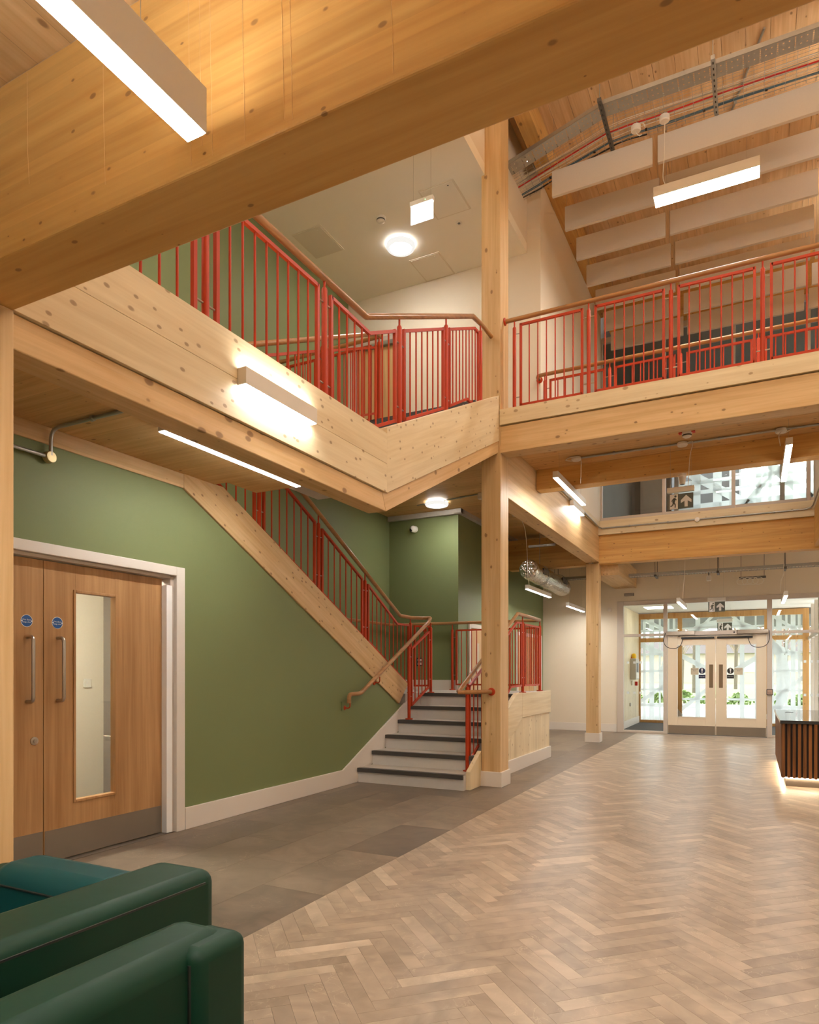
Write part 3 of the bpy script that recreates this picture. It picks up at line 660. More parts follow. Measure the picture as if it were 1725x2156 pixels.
for lfx, y, in ((l2, 2.845), (lf, 3.065)):
    M().tube(fillet([(XF - .002, y - .01, 1.105), (XF + .066, y - .01, 1.105), (XF + .066, y - .01, 1.532), (XF - .002, y - .01, 1.532)], .03), .0115, 12).o('pull_handle', steel, lfx, smooth=True)
    ys = y - .012
    M().lathe((XF, ys, 1.637), [(.041, 0), (.041, .0012)], 'X', 32).o('sign_rim', white_ink, lfx)
    M().lathe((XF + .0011, ys, 1.637), [(.038, 0), (.038, .0008)], 'X', 32).o('sign_disc', blue, lfx)
    text('sign_lettering', 'Fire door\nkeep shut', .0155, (XF + .0022, ys, 1.637), (math.pi / 2, 0, math.pi / 2), white_ink, lfx, ext=.0002)
    for s_ in (-1, 1): M().lathe((XF + .0019, ys + s_ * .033, 1.637), [(.0045, 0), (.0045, .0004)], 'X', 10).o('sign_fixing', white_ink, lfx)
M().lathe((XF, 2.885, .842), [(.027, 0), (.027, .006), (.012, .008), (.012, .016)], 'X', 20).o('lock_escutcheon', steel, l2, smooth=True)
box(-4.262, -4.203, 3.970, 4.030, .006, 2.0).o('finger_guard', flat('white_guard_strip', srgb(240, 240, 238), .35), d1, bev=.004)
box(-4.4, -4.2, 1.9, 4.02, -.003, .004).o('threshold', kick, d1)
# room behind the vision panel
S('wall_room_back', box(-6.3, -6.2, 1.5, 5.1, 0, 2.6), cream, 'cream wall seen through the door glass', 'wall')
S('wall_room_side', box(-6.2, -4.3, 4.98, 5.1, 0, 2.6), greyroom, 'grey side wall seen through the door glass', 'wall')
S('wall_room_near', box(-6.2, -4.3, 1.5, 1.6, 0, 2.6), cream, 'cream near wall of the room behind the oak door', 'wall')
S('ceiling_room', box(-6.2, -4.3, 1.6, 4.98, 2.6, 2.7), ceilw, 'white ceiling of the room behind the oak door', 'ceiling')
pl = T('room_fill_lamp', 'added unseen fill light in the room behind the oak door', 'light', (-5.2, 3.4, 2.55))
M().lathe((-5.2, 3.4, 2.55), [(.2, 0), (.2, .05)], 'Z', 20).o('diffuser', emit('room_fill_light', (1, .93, .8), LAMP * 2.2), pl)  # unseen lamp added to brighten the room behind the door glass
sw = T('light_switch', 'cream light switch seen through the narrow door glass', 'switch', (-6.19, 4.78, 1.14))
box(-6.2, -6.188, 4.735, 4.825, 1.14, 1.23).o('plate', whpl, sw, bev=.003); box(-6.19, -6.183, 4.76, 4.80, 1.16, 1.21).o('rocker', whpl, sw)
# ================================================================== corridor doors and upper door
def oak_door(n, label, y0, y1):
    d = T('door_%d' % n, label, 'door', (-4.3, (y0 + y1) / 2, 0), kind='structure')
    M().box(-4.32, -4.27, y0 - .07, y0, 0, 2.12).box(-4.32, -4.27, y1, y1 + .07, 0, 2.12).box(-4.32, -4.27, y0, y1, 2.05, 2.12).o('architrave', whitep, d, bev=.003)
    w_ = (y1 - y0) / 2
    for i in (0, 1):
        a0 = y0 + w_ * i; lf_ = box(-4.31, -4.29, a0 + .004, a0 + w_ - .004, .01, 2.045).o('leaf', oak_pale, d)
        box(-4.292, -4.288, a0 + .3, a0 + .42 + .1 * i, .5, 1.8).o('vision_panel', paper, lf_)
        box(-4.29, -4.287, a0 + .01, a0 + w_ - .01, .02, .22).o('kick_plate', kick, lf_)
        for z in (.25, 1.0, 1.8): box(-4.29, -4.28, a0 + (w_ - .02 if i else .005), a0 + (w_ - .005 if i else .02), z, z + .1).o('hinge', steel, lf_)
oak_door(2, 'pale oak corridor door next to the half landing', 10.72, 12.4)
oak_door(3, 'pale oak corridor door next to the cream entrance wall', 13.3, 14.95)
d4 = T('door_4', 'oak door with small blue disc at the back of the upper landing', 'door', (-4.98, 8.9, 4.2), kind='structure')
M().box(-5.47, -5.40, 8.86, 8.9, 4.2, 6.32).box(-4.57, -4.50, 8.86, 8.9, 4.2, 6.32).box(-5.40, -4.57, 8.86, 8.9, 6.25, 6.32).o('architrave', greyp, d4, bev=.003)
lf4 = box(-5.395, -4.575, 8.85, 8.89, 4.21, 6.245).o('leaf', oak_pale, d4)
box(-5.3, -4.7, 8.79, 8.85, 6.15, 6.21).o('door_closer', galv, lf4, bev=.004)
M().lathe((-4.65, 8.85, 5.75), [(.045, 0), (.045, -.003)], 'Y', 24).o('sign_disc', blue, lf4)
box(-4.63, -4.60, 8.82, 8.85, 4.9, 5.25).o('pull_handle', blackp, lf4, bev=.004)

# ================================================================== entrance screen (inner)
e1 = T('window_1', 'pale framed entrance screen with side lights and top lights', 'glazed screen', (-.7, 15.2, 0), kind='structure')
Y0, Y1 = 15.17, 15.25
m = M()
for x0, x1, z0, z1 in ((-2.65, -2.515, 0, 2.83), (-2.515, 1.135, 2.735, 2.83), (1.135, 1.27, 0, 2.83), (-1.705, -1.625, 0, 2.735), (.23, .32, 0, 2.735),
                       (-2.515, -1.705, 2.06, 2.115), (.32, 1.135, 2.06, 2.115), (-2.515, -1.705, 0, .05), (.32, 1.135, 0, .05), (-1.625, .23, 2.05, 2.14)):
    m.box(x0, x1, Y0, Y1, z0, z1)
m.o('frame', greyp, e1, bev=.006)
for x0, x1, z0, z1 in ((-2.515, -1.705, .05, 2.06), (-2.515, -1.705, 2.115, 2.735), (-1.625, .23, 2.14, 2.735), (.32, 1.135, .05, 2.06), (.32, 1.135, 2.115, 2.735)):
    box(x0, x1, 15.207, 15.213, z0, z1).o('pane', glass, e1)
for k in range(3):
    for z in (1.48, .83):
        box(-2.45 + k * .13, -2.40 + k * .13, 15.203, 15.206, z, z + .05).o('manifestation_square', frost, e1)
        box(.86 + k * .11, .905 + k * .11, 15.203, 15.206, z, z + .05).o('manifestation_square', frost, e1)
d5 = T('door_5', 'cream automatic double entrance door with tall glass panels', 'door', (-.7, 15.2, 0), kind='structure')
for s_, x0, x1, g0, g1 in ((-1, -1.618, -.70, -1.425, -.89), (1, -.694, .222, -.492, .035)):
    z0, z1 = .37, 1.855
    lf_ = M().box(x0, g0, 15.185, 15.235, .012, 2.045).box(g1, x1, 15.185, 15.235, .012, 2.045).box(g0, g1, 15.185, 15.235, .012, z0).box(g0, g1, 15.185, 15.235, z1, 2.045).o('leaf', flat('cream_door_paint' + str(s_), srgb(222, 206, 182), .45), d5, bev=.004)
    box(g0, g1, 15.207, 15.213, z0, z1).o('pane', glass, lf_)
    M().box(g0 - .014, g0, 15.178, 15.19, z0 - .014, z1 + .014).box(g1, g1 + .014, 15.178, 15.19, z0 - .014, z1 + .014).box(g0, g1, 15.178, 15.19, z0 - .014, z0).box(g0, g1, 15.178, 15.19, z1, z1 + .014).o('glazing_bead', whitep, lf_)
    box(x0 + .01, x1 - .01, 15.181, 15.185, .014, .19).o('kick_plate', kick, lf_)
    px_ = -.783 if s_ < 0 else -.60
    box(px_ - .036, px_ + .036, 15.178, 15.185, .98, 1.455).o('push_plate', flat('bronze_plate' + str(s_), srgb(128, 110, 88), .4, metal=.6), lf_, bev=.008)
    xa, xb = (-1.35, -.72) if s_ < 0 else (-.67, -.02)
    box(xa, xb, 15.135, 15.165, 1.985, 2.022).o('safety_sensor', blackp, lf_, bev=.008)
    # notices on the glass beside the meeting stile
    ic, nx = (-.955, -1.095) if s_ < 0 else (-.425, -.275)
    ink = navy if s_ < 0 else black_ink
    box(nx - .075, nx + .075, 15.204, 15.2065, 1.245, 1.385).o('notice', paper, lf_)
    text('notice_lettering', 'Automatic\ndoor', .034, (nx, 15.2035, 1.345), (math.pi / 2, 0, 0), black_ink, lf_)
    M().lathe((ic, 15.2055, 1.325), [(.062, 0), (.062, -.002)], 'Y', 28).o('warning_disc', ink, lf_)
    M().prism([(ic - .016, 1.372), (ic + .016, 1.372), (ic + .008, 1.305), (ic - .008, 1.305)], 'Y', 15.2015, 15.203).o('exclamation_mark', white_ink, lf_)
    M().lathe((ic, 15.203, 1.288), [(.011, 0), (.011, -.0015)], 'Y', 14).o('exclamation_dot', white_ink, lf_)
    box(ic - .064, ic + .064, 15.2035, 15.2055, 1.17, 1.245).o('warning_strip', ink, lf_)
    text('warning_lettering', 'Keep clear', .024, (ic, 15.203, 1.208), (math.pi / 2, 0, 0), white_ink, lf_)
def operator(x0, x1, xc, hx, label):
    t = T('door_operator', label, 'door operator', ((x0 + x1) / 2, 15.1, 2.06))
    box(x0, x1, 15.09, 15.17, 2.065, 2.15).o('cover', steel, t, bev=.008)
    M().lathe((xc, 15.13, 2.03), [(.02, 0), (.028, .035)], 'Z', 14).o('spindle', steel, t, smooth=True)
    s_ = 1 if xc < -.7 else -1
    M().tube(curve([(x0 - .012 if s_ > 0 else x1 + .012, 15.11, 2.12), (xc - s_ * .30, 15.1, 1.95), (xc - s_ * .24, 15.09, 1.83), (xc - s_ * .1, 15.08, 1.79), (xc + s_ * .02, 15.09, 1.84), (xc + s_ * .07, 15.12, 1.97), (xc + s_ * .08, 15.15, 2.0)]), .0065, 8).o('door_loop_cable', blackp, t, smooth=True)
operator(-1.645, -1.09, -1.39, 0, 'steel door operator above the entrance leaf beside the left side light')
operator(-.30, .256, -.03, 0, 'steel door operator above the entrance leaf beside the card reader')
op = T('header_box', 'pale header box between the two steel door operators', 'header', (-.7, 15.1, 2.06))
box(-1.088, -.305, 15.12, 15.17, 2.06, 2.145).o('cover', greyp, op, bev=.004); box(-.37, -.34, 15.115, 15.121, 2.09, 2.115).o('key_switch', blackp, op)
cr = T('card_reader', 'square push pad with dark rim beside the entrance door', 'push pad', (.275, 15.16, .85))
box(.22, .335, 15.14, 15.17, .845, .965).o('housing', blackp, cr, bev=.01)
box(.232, .323, 15.135, 15.141, .857, .953).o('pad', flat('pad_brass', srgb(196, 168, 150), .35, metal=.5), cr, bev=.004)
text('pad_lettering', 'PUSH', .026, (.277, 15.134, .885), (math.pi / 2, 0, 0), navy, cr)

# ================================================================== vestibule
S('floor_vestibule', box(-2.75, 1.3, 15.2, 18.45, -.1, .002), mat_dk, 'dark entrance matting inside the draught lobby', 'floor')
S('wall_vestibule', M().box(-2.8, -2.66, 15.36, 18.45, 0, 2.8), clt_z, 'pale timber side wall of the draught lobby', 'wall')
S('baseboard_vestibule', box(-2.66, -2.64, 15.36, 18.3, 0, .17), whitep, 'white skirting board in the draught lobby', 'skirting')
S('ceiling_vestibule', box(-2.75, 1.3, 15.36, 18.45, 2.82, 2.9), ceilw, 'white ceiling of the draught lobby', 'ceiling')
vp = T('ceiling_panel_light', 'square flush light in the draught lobby ceiling', 'light', (-2.0, 16.9, 2.8)); box(-2.3, -1.7, 16.6, 17.2, 2.812, 2.822).o('diffuser', emit('lobby_panel_light', (1, .95, .88), 4), vp)
S('window_4', M().box(1.12, 1.2, 15.36, 15.5, 0, 2.8).box(1.12, 1.2, 16.3, 16.4, 0, 2.8).box(1.12, 1.2, 17.3, 17.4, 0, 2.8).box(1.12, 1.2, 15.4, 18.4, 2.05, 2.12), greyp, 'pale framed glazed side of the draught lobby', 'glazed screen')
w2 = T('window_2', 'larch framed outer screen of the entrance with white band pattern', 'glazed screen', (-.7, 18.4, 0), kind='structure')
m = M()
for x0, x1, z0, z1 in ((-2.75, -2.62, 0, 2.8), (-2.62, 1.02, 2.66, 2.8), (1.02, 1.15, 0, 2.8), (-1.72, -1.62, 0, 2.66), (.22, .32, 0, 2.66), (-2.62, -1.72, 2.07, 2.17), (.32, 1.02, 2.07, 2.17), (-1.62, .22, 2.1, 2.2), (-2.62, -1.72, 0, .07), (.32, 1.02, 0, .07), (-1.62, .22, 0, .02)):
    m.box(x0, x1, 18.36, 18.46, z0, z1)
m.o('frame', frame_wood, w2, bev=.004)
for x0, x1, z0, z1 in ((-2.62, -1.72, .07, 2.07), (-2.62, -1.72, 2.17, 2.66), (-1.62, -.7, .02, 2.1), (-.7, .22, .02, 2.1), (-1.62, .22, 2.2, 2.66), (.32, 1.02, .07, 2.07), (.32, 1.02, 2.17, 2.66)):
    box(x0, x1, 18.405, 18.41, z0, z1).o('pane', glass, w2)
BN = [0]
def band(parent, p, q, wd, y, lim):
    BN[0] += 1; y = 18.399 - .0008 * (BN[0] % 44)
    dx, dz = q[0] - p[0], q[1] - p[1]; L = math.hypot(dx, dz); nx, nz = -dz / L * wd / 2, dx / L * wd / 2
    poly = clip([(p[0] + nx, p[1] + nz), (q[0] + nx, q[1] + nz), (q[0] - nx, q[1] - nz), (p[0] - nx, p[1] - nz)], *lim)
    if len(poly) > 2: M().prism(poly, 'Y', y, y + .0004).o('white_band', frost, parent)
for lim in ((-2.62, -1.72, .07, 2.66), (.32, 1.02, .07, 2.66), (-1.62, .22, .02, 2.66)):
    a, c = lim[0], lim[1]; k_ = 0
    mid = lim[0] < -1 and lim[1] > 0
    for fx, wd in (((.2, .11), (.74, .1), (.9, .04)) if mid else ((.1, .07), (.3, .12), (.52, .05), (.72, .1), (.9, .06))):
        band(w2, (a + (c - a) * fx, -.1), (a + (c - a) * fx, 2.8), wd, 18.398 - .0035 * (k_ % 2), lim); k_ += 1
    for z, wd in ((.45, .07), (.85, .05), (1.32, .06), (1.75, .05), (2.35, .06)) if not mid else ((.62, .05), (2.4, .04)):
        band(w2, (a, z), (c, z + .02), wd, 18.390, lim)
    for p, q, wd in (((a - .2, 2.1), (c + .2, 1.5), .13), ((a - .2, .4), (c + .1, 1.25), .09), ((a, 2.7), (c, 2.2), .07)) if not mid else (((-1.7, 1.75), (-1.0, 1.35), .12), ((.3, 1.8), (-.4, 1.35), .12), ((-1.7, .3), (-.95, .95), .09), ((-1.4, 2.2), (-.9, 2.7), .07), ((0, 2.2), (-.5, 2.7), .07)):
        band(w2, p, q, wd, 18.385, lim)
ring = [(-.69 + (1.37 + d_) * math.cos(t_), 1.13 + (1.37 + d_) * math.sin(t_)) for d_, rng in ((.09, range(0, 49)), (-.09, range(48, -1, -1))) for t_ in [i * math.pi * 1.5 / 48 - math.pi * .25 for i in rng]]
M().prism(ring, 'Y', 18.3555, 18.357).o('white_band_ring', frost, w2)
# things on the lobby's timber wall
ab = T('fire_alarm_cabinet', 'grey fire alarm panel with screen on the lobby timber wall', 'alarm panel', (-2.6, 17.3, 1.1))
box(-2.66, -2.52, 16.95, 17.45, 1.12, 1.62).o('cabinet', flat('panel_grey', srgb(190, 184, 172), .5), ab, bev=.006)
box(-2.52, -2.515, 17.05, 17.3, 1.3, 1.52).o('screen', blackp, ab); box(-2.521, -2.516, 17.0, 17.4, 1.15, 1.28).o('key_pad', whpl, ab)
yb = T('alarm_beacon', 'yellow beacon dome above the grey alarm panel', 'beacon', (-2.62, 17.1, 1.63))
M().lathe((-2.60, 17.15, 1.63), [(.05, 0), (.06, .01), (.06, .07), (.045, .11), (.01, .125)], 'Z', 16).o('dome', yellow, yb, smooth=True); box(-2.66, -2.60, 17.1, 17.2, 1.63, 1.66).o('base', redp, yb)
box(-2.66, -2.63, 17.15, 17.24, .98, 1.08).o('notice_card', whpl, None, 'white card below the alarm panel', 'card', None, None, .002)
box(-2.66, -2.60, 17.72, 17.82, .96, 1.06).o('call_point', redp, None, 'small red call point below the alarm panel', 'call point', None, None, .004)
box(-2.66, -2.635, 16.9, 16.98, .48, .56).o('socket_outlet', steel, None, 'steel socket low on the lobby timber wall', 'socket', None, None, .003)
# ================================================================== outdoors
S('entrance_canopy', box(-7, 5, 18.62, 23.6, 2.68, 2.95), flat('canopy_grey', srgb(96, 92, 88), .7), 'dark grey canopy soffit outside the entrance', 'canopy')
for i in range(6): box(-6.8 + i * 2.1, -6.68 + i * 2.1, 18.7, 23.5, 2.62, 2.68).o('canopy_rib', whpl, bpy.data.objects['entrance_canopy'])
for x, y in ((-6.6, 23.2), (4.6, 23.2)): M().cyl((x, y, -.02), (x, y, 2.68), .08, 12).o('canopy_post', whpl, bpy.data.objects['entrance_canopy'], smooth=True)
S('wall_wing', box(-9, -.35, 20, 23.5, 2.95, 9), flat('grey_cladding', srgb(104, 104, 104), .7), 'dark grey upper storey seen beyond the high level window', 'wall')
S('ground_paving', box(-16, 16, 18.46, 27, -.12, -.02), paving, 'pale paving outside the entrance', 'paving')
S('kerb', box(-16, 16, 27, 27.2, -.12, .12), paving, 'low pale kerb in front of the hedge', 'kerb')
lw = M().box(-40, 40, 27.2, 95, -.12, .05).o('lawn', lawn, None, 'green lawn beyond the paving', 'lawn', None, 'structure')
def shrub(x, y, r, label):
    t = T('shrub', label, 'shrub', (x, y, .05), 'hedge shrubs outside the entrance'); b_ = bmesh.new()
    for i in range(150):
        th, ph = random.uniform(0, 6.28), random.uniform(.05, 1.5); rr = r * random.uniform(.6, 1.05)
        c = Vector((x + rr * .98 * math.cos(th) * math.cos(ph), y + rr * .8 * math.sin(th) * math.cos(ph), .1 + rr * math.sin(ph)))
        n_ = Vector((random.uniform(-1, 1), random.uniform(-1, 1), random.uniform(-.2, 1))).normalized(); u = n_.orthogonal().normalized() * random.uniform(.05, .11); v = n_.cross(u) * .6
        b_.faces.new([b_.verts.new(c + u), b_.verts.new(c + v), b_.verts.new(c - u), b_.verts.new(c - v)])
    mm = M(); mm.bm.free(); mm.bm = b_; mm.o('foliage', leafm, t)
    M().cyl((x, y, .05), (x, y, r * .8), .03, 6).o('stem', bark, t)
for i in range(10): shrub(-6.2 + i * .95, 27.9 + random.uniform(-.2, .3), random.uniform(.36, .46), '%s low leafy shrub from the left end of the hedge' % ORD[i])
def tree(x, y, h, label):
    t = T('bare_tree', label, 'tree', (x, y, .05), 'bare trees on the lawn')
    M().tube([(x, y, .05), (x + .05, y, h * .4), (x - .05, y, h * .75)], .12, 8).o('trunk', bark, t, smooth=True); m = M()
    for i in range(70):
        z = h * random.uniform(.3, .75); th = random.uniform(0, 6.28); L = h * random.uniform(.18, .34)
        p = Vector((x, y, z)); q = p + Vector((math.cos(th) * L * .6, math.sin(th) * L * .6, L * .7)); m.tube([p, q], .022, 4)
        for k in range(6):
            s_ = p.lerp(q, random.uniform(.3, 1)); m.tube([s_, s_ + Vector((random.uniform(-.5, .5), random.uniform(-.5, .5), random.uniform(.1, .7)))], .01, 3)
    m.o('branches', twig, t)
for x, y, h, l_ in ((-6.5, 40, 7, 'bare tree seen through the left side light'), (-3.2, 44, 8, 'bare tree seen through the left entrance leaf'), (.6, 42, 7.5, 'bare tree seen through the right entrance leaf'), (2.6, 37, 6.5, 'bare tree seen through the right side light'), (-4.6, 52, 7, 'distant bare tree behind the left entrance leaf'), (-1.2, 55, 8, 'distant bare tree behind the meeting entrance leaves'), (1.8, 50, 7, 'distant bare tree behind the right entrance leaf'), (-8.5, 49, 7, 'distant bare tree at the left end of the lawn')): tree(x, y, h, l_)
hb = T('brick_house', 'distant low red brick house behind the bare trees', 'house', (-2, 84, .05)); box(-14, 10, 84, 90, .05, 3.4).o('wall', brickr, hb); M().prism([(83.5, 3.4), (90.5, 3.4), (87, 5.6)], 'X', -14.4, 10.4).o('roof', flat('roof_slate', srgb(110, 100, 98), .8), hb)
for i in range(6): box(-12.6 + i * 3.8, -11 + i * 3.8, 83.94, 84, 1.3, 2.5).o('window', whpl, hb)
nb_ = T('notice_board', 'dark notice board on the lawn seen through the right side light', 'notice board', (3.0, 33, .05)); box(2.5, 3.9, 33, 33.08, .75, 1.9).o('board', blackp, nb_)
for x in (2.55, 3.8): box(x, x + .06, 33.02, 33.08, .05, .75).o('leg', blackp, nb_)
for x in (2.7, 3.1, 3.5): box(x, x + .22, 32.985, 33, 1.3, 1.65).o('poster', flat('poster_pink%d' % (x * 10), srgb(226, 190, 180), .6), nb_)

# ================================================================== high level window and the room behind it
w3 = T('window_3', 'grey framed high level window above the orange beam', 'window', (-.9, 12.9, 4.1), kind='structure')
XS = (-2.55, -1.44, -.315, .80, 1.95, 3.1); m = M(); Ya, Yb = 12.9, 12.97
m.box(XS[0], XS[-1], Ya, Yb, 4.085, 4.17).box(XS[0], XS[-1], Ya, Yb, 7.42, 7.52).box(XS[0], XS[-1], Ya, Yb, 5.25, 5.32)
for i, x in enumerate(XS): m.box(x - .03 + (.03 if i == 0 else 0), x + .03, Ya - .005, Yb, 4.085, 7.52)
m.o('frame', greyp, w3, bev=.005)
for a, c in zip(XS, XS[1:]):
    for z0, z1 in ((4.17, 5.25), (5.32, 7.42)): box(a + .03, c - .03, 12.93, 12.936, z0, z1).o('pane', glass, w3)
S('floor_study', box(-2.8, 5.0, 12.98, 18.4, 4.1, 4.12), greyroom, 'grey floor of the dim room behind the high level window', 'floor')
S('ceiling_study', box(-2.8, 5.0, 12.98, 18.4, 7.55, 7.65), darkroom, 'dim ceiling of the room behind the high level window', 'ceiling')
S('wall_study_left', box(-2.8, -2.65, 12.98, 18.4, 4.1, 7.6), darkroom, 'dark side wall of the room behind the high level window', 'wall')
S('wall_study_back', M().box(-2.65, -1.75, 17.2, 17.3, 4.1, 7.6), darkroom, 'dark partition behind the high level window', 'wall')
S('wall_study_door', M().box(-2.45, -1.95, 17.15, 17.2, 4.12, 6.2), greyp, 'grey door in the dark partition behind the high level window', 'door')
w5 = T('window_5', 'outer window of the dim upper room crossed by white bands', 'window', (1.6, 18.3, 4.1), kind='structure')
lim = (-1.75, 5.0, 4.2, 7.5)
M().box(-1.75, 5.0, 18.36, 18.46, 4.1, 4.2).box(-1.75, 5.0, 18.36, 18.46, 7.5, 7.6).box(-1.8, -1.7, 18.36, 18.46, 4.1, 7.6).box(.55, .65, 18.36, 18.46, 4.1, 7.6).box(2.9, 3.0, 18.36, 18.46, 4.1, 7.6).o('frame', greyp, w5)
for a, c in ((-1.7, .55), (.65, 2.9), (3.0, 5.0)): box(a, c, 18.405, 18.41, 4.2, 7.5).o('pane', glass, w5)
rs = random.Random(3)
for i in range(17): x = -1.6 + i * .4 + rs.uniform(-.12, .12); band(w5, (x, 4.1), (x, 7.6), rs.choice((.07, .12, .2)), 18.395, lim)
for i in range(11): z = 4.3 + i * .29 + rs.uniform(-.06, .06); band(w5, (-1.8, z), (5.1, z + rs.uniform(-.1, .1)), rs.choice((.06, .1, .15)), 18.388, lim)
for i in range(12): x = -2.2 + i * .65; s_ = rs.choice((-1, 1)) * rs.uniform(.5, 1.4); band(w5, (x, 4.1), (x + 3.4 / s_ * .8, 7.6), rs.choice((.1, .16, .2)), 18.380, lim)
for i, x in enumerate((-.6, 1.6)):
    t = T('ceiling_panel_light', '%s added fill light in the dim room behind the high level window' % ('first', 'second')[i], 'light', (x, 13.17, 7.5)); box(x, x + 1.2, 13.12, 13.22, 7.5, 7.53).o('diffuser', emit('study_fill_light%d' % i, (1, .95, .88), 14), t)  # hidden lamps added to lighten the room behind the window
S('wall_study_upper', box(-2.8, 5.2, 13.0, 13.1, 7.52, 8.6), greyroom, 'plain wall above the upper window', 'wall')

# ================================================================== luminaires
def linear(label, x0, x1, y0, y1, z0, z1, top=None, group=None, cable=None, name='pendant_light', up=None, mat=None):
    """suspended linear luminaire: body, lit diffuser below, wires to z=top, flex as polyline"""
    mat = mat or lampm; along = 'x' if x1 - x0 > y1 - y0 else 'y'
    t = T(name, label, 'light', ((x0 + x1) / 2, (y0 + y1) / 2, z0), group)
    M().box(x0, x1, y0, y1, z0 + .004, z1).o('housing', alu, t, bev=.003)
    e = .006; box(x0 + e, x1 - e, y0 + e, y1 - e, z0, z0 + .005).o('diffuser', mat, t)
    if up: box(x0 + .012, x1 - .012, y0 + .01, y1 - .01, z1 - .001, z1 + .003).o('upper_diffuser', up, t)
    if top:
        for f in (.12, .88):
            p = (x0 + (x1 - x0) * f, (y0 + y1) / 2) if along == 'x' else ((x0 + x1) / 2, y0 + (y1 - y0) * f)
            M().cyl((*p, z1), (*p, top), .0012, 5).o('suspension_wire', steel, t)
    if cable: M().tube(curve(cable), .0045, 8).o('flex', whitec, t, smooth=True)
    return t
GR = 'suspended linear lights'
linear('large linear light hanging beside the huge orange beam', -1.302, -1.236, -.2, 1.30, 2.66, 2.78, 3.28, up=lamps)
linear('linear light fixed under the lower gallery soffit', -3.49, -3.43, 3.22, 4.72, 2.875, 2.93, None, name='ceiling_light')
linear('short white light mounted on the pale gallery fascia', -2.56, -2.498, 2.926, 3.612, 2.89, 2.99, None, up=lamps, name='wall_light', mat=fasc_m)
linear('wide linear light hanging among the acoustic baffles', -1.06, .06, 8.44, 8.65, 6.9, 7.02, 8.22, GR, [(-.93, 8.45, 7.02), (-.95, 8.42, 7.1), (-.92, 8.3, 7.3), (-.90, 8.14, 7.55)])
linear('linear light hanging under the bridge next to the long beam', -2.13, -2.065, 7.94, 9.44, 3.60, 3.68, 3.95, GR, [(-1.95, 8.6, 3.68), (-1.91, 8.45, 3.8), (-1.905, 8.38, 3.93), (-2.0, 8.3, 3.93), (-2.07, 8.33, 3.91), (-2.0, 8.36, 3.9)])
linear('linear light hanging under the bridge beside the smoke detector', .29, .355, 7.94, 9.44, 3.62, 3.70, 3.95, GR, [(.25, 8.2, 3.70), (.24, 8.3, 3.85), (.30, 8.4, 3.93), (.36, 8.42, 3.93), (.30, 8.43, 3.9)])
linear('short light mounted on the timber upstand over the long beam', -2.535, -2.475, 10.45, 11.2, 3.86, 3.95, None, name='wall_light')
linear('linear light hanging below the silver duct', -3.53, -3.47, 11.36, 12.86, 2.73, 2.81, 3.3, GR, [(-3.5, 11.5, 2.81), (-3.5, 11.42, 3.0), (-3.5, 11.38, 3.4), (-3.5, 11.25, 3.75), (-3.5, 11.0, 3.88), (-3.53, 10.9, 3.9)])
linear('linear light hanging before the cream wall left of the entrance', -3.32, -3.26, 13.37, 14.8, 2.60, 2.68, 4.0, GR)
linear('linear light hanging before the left entrance leaf', -1.24, -1.18, 13.0, 14.45, 2.55, 2.63, 4.0, GR, [(-1.14, 13.1, 2.63), (-1.13, 13.1, 2.85), (-1.11, 13.1, 3.1), (-1.10, 13.1, 4.0)])
linear('linear light hanging before the right side light of the entrance', .45, .51, 13.0, 14.45, 2.58, 2.66, 4.0, GR, [(.40, 13.1, 2.66), (.41, 13.1, 2.85), (.45, 13.1, 3.05), (.44, 13.1, 4.0)])
# added lamps outside the view, put in to brighten the hall
for i, (x, y) in enumerate(((-3.4, -2.2), (-1.27, -2.2), (1.2, -.2), (1.2, -2.2), (3.4, -.2), (3.4, -2.2))):  # unseen lamps added to brighten the seating end
    linear('%s added fill light over the seating area behind the view' % ORD[i], x, x + .066, y, y + 1.5, 2.66, 2.78, 3.28, 'added fill lights over the seating area', up=lampm, mat=emit('seating_fill_light%d' % i, WARM, LAMP * .8))
for i, (x, y) in enumerate(((-1.06, 2.6), (-1.06, 4.1), (-1.06, 5.6), (1.5, 2.6), (1.5, 4.1), (1.5, 5.6), (1.5, 8.44), (1.5, 11.0), (3.4, 4.6), (3.4, 8.44))):  # unseen lamps added to fill the atrium with light
    linear('%s wide added fill light high under the atrium roof' % ORD[i], x, x + 1.12, y, y + .21, 6.9, 6.985, 8.22, 'added fill lights high under the atrium roof', up=lamps, mat=lampq)
for i, (x, y) in enumerate(((-3.2, 2.0), (-4.6, 2.0))):  # hidden uplights added to brighten the stair ceiling
    linear('%s added uplight over the lower gallery behind the big beam' % ORD[i], x, x + .065, y, y + 1.5, 5.8, 5.9, 6.97, 'added uplights over the lower gallery', up=emit('uplight%d' % i, WARM, LAMP * 1.2), mat=lampq)
for i, (x, y) in enumerate(((2.7, 7.94), (2.2, 9.9), (3.6, 9.9), (2.2, 12.9), (3.6, 12.9))):  # unseen lamps added to brighten the reception side
    linear('%s added fill light over the reception side of the hall' % ORD[i], x, x + .065, y, y + 1.5, 3.0, 3.08, 3.95, 'added fill lights over the reception side', up=lamps, mat=lamps)
def bulkhead(label, x, y, z, r):
    t = T('ceiling_light', label, 'light', (x, y, z - .07))
    M().lathe((x, y, z), [(r * .5, -.014), (r, -.020), (r, -.05), (r * .93, -.068), (r * .78, -.072), (r * .76, -.06), (r * .76, -.02)], 'Z', 40).o('rim', rim_m, t, smooth=True)
    M().lathe((x, y, z), [(r * .70, -.001), (r * .86, -.002), (r * .86, -.012), (r * .70, -.013)], 'Z', 40).o('back_glow', lampm, t, smooth=True)
    M().lathe((x, y, z), [(r * .76, -.058), (r * .74, -.066), (r * .4, -.074), (.01, -.076)], 'Z', 40).o('diffuser', roundm, t, smooth=True)
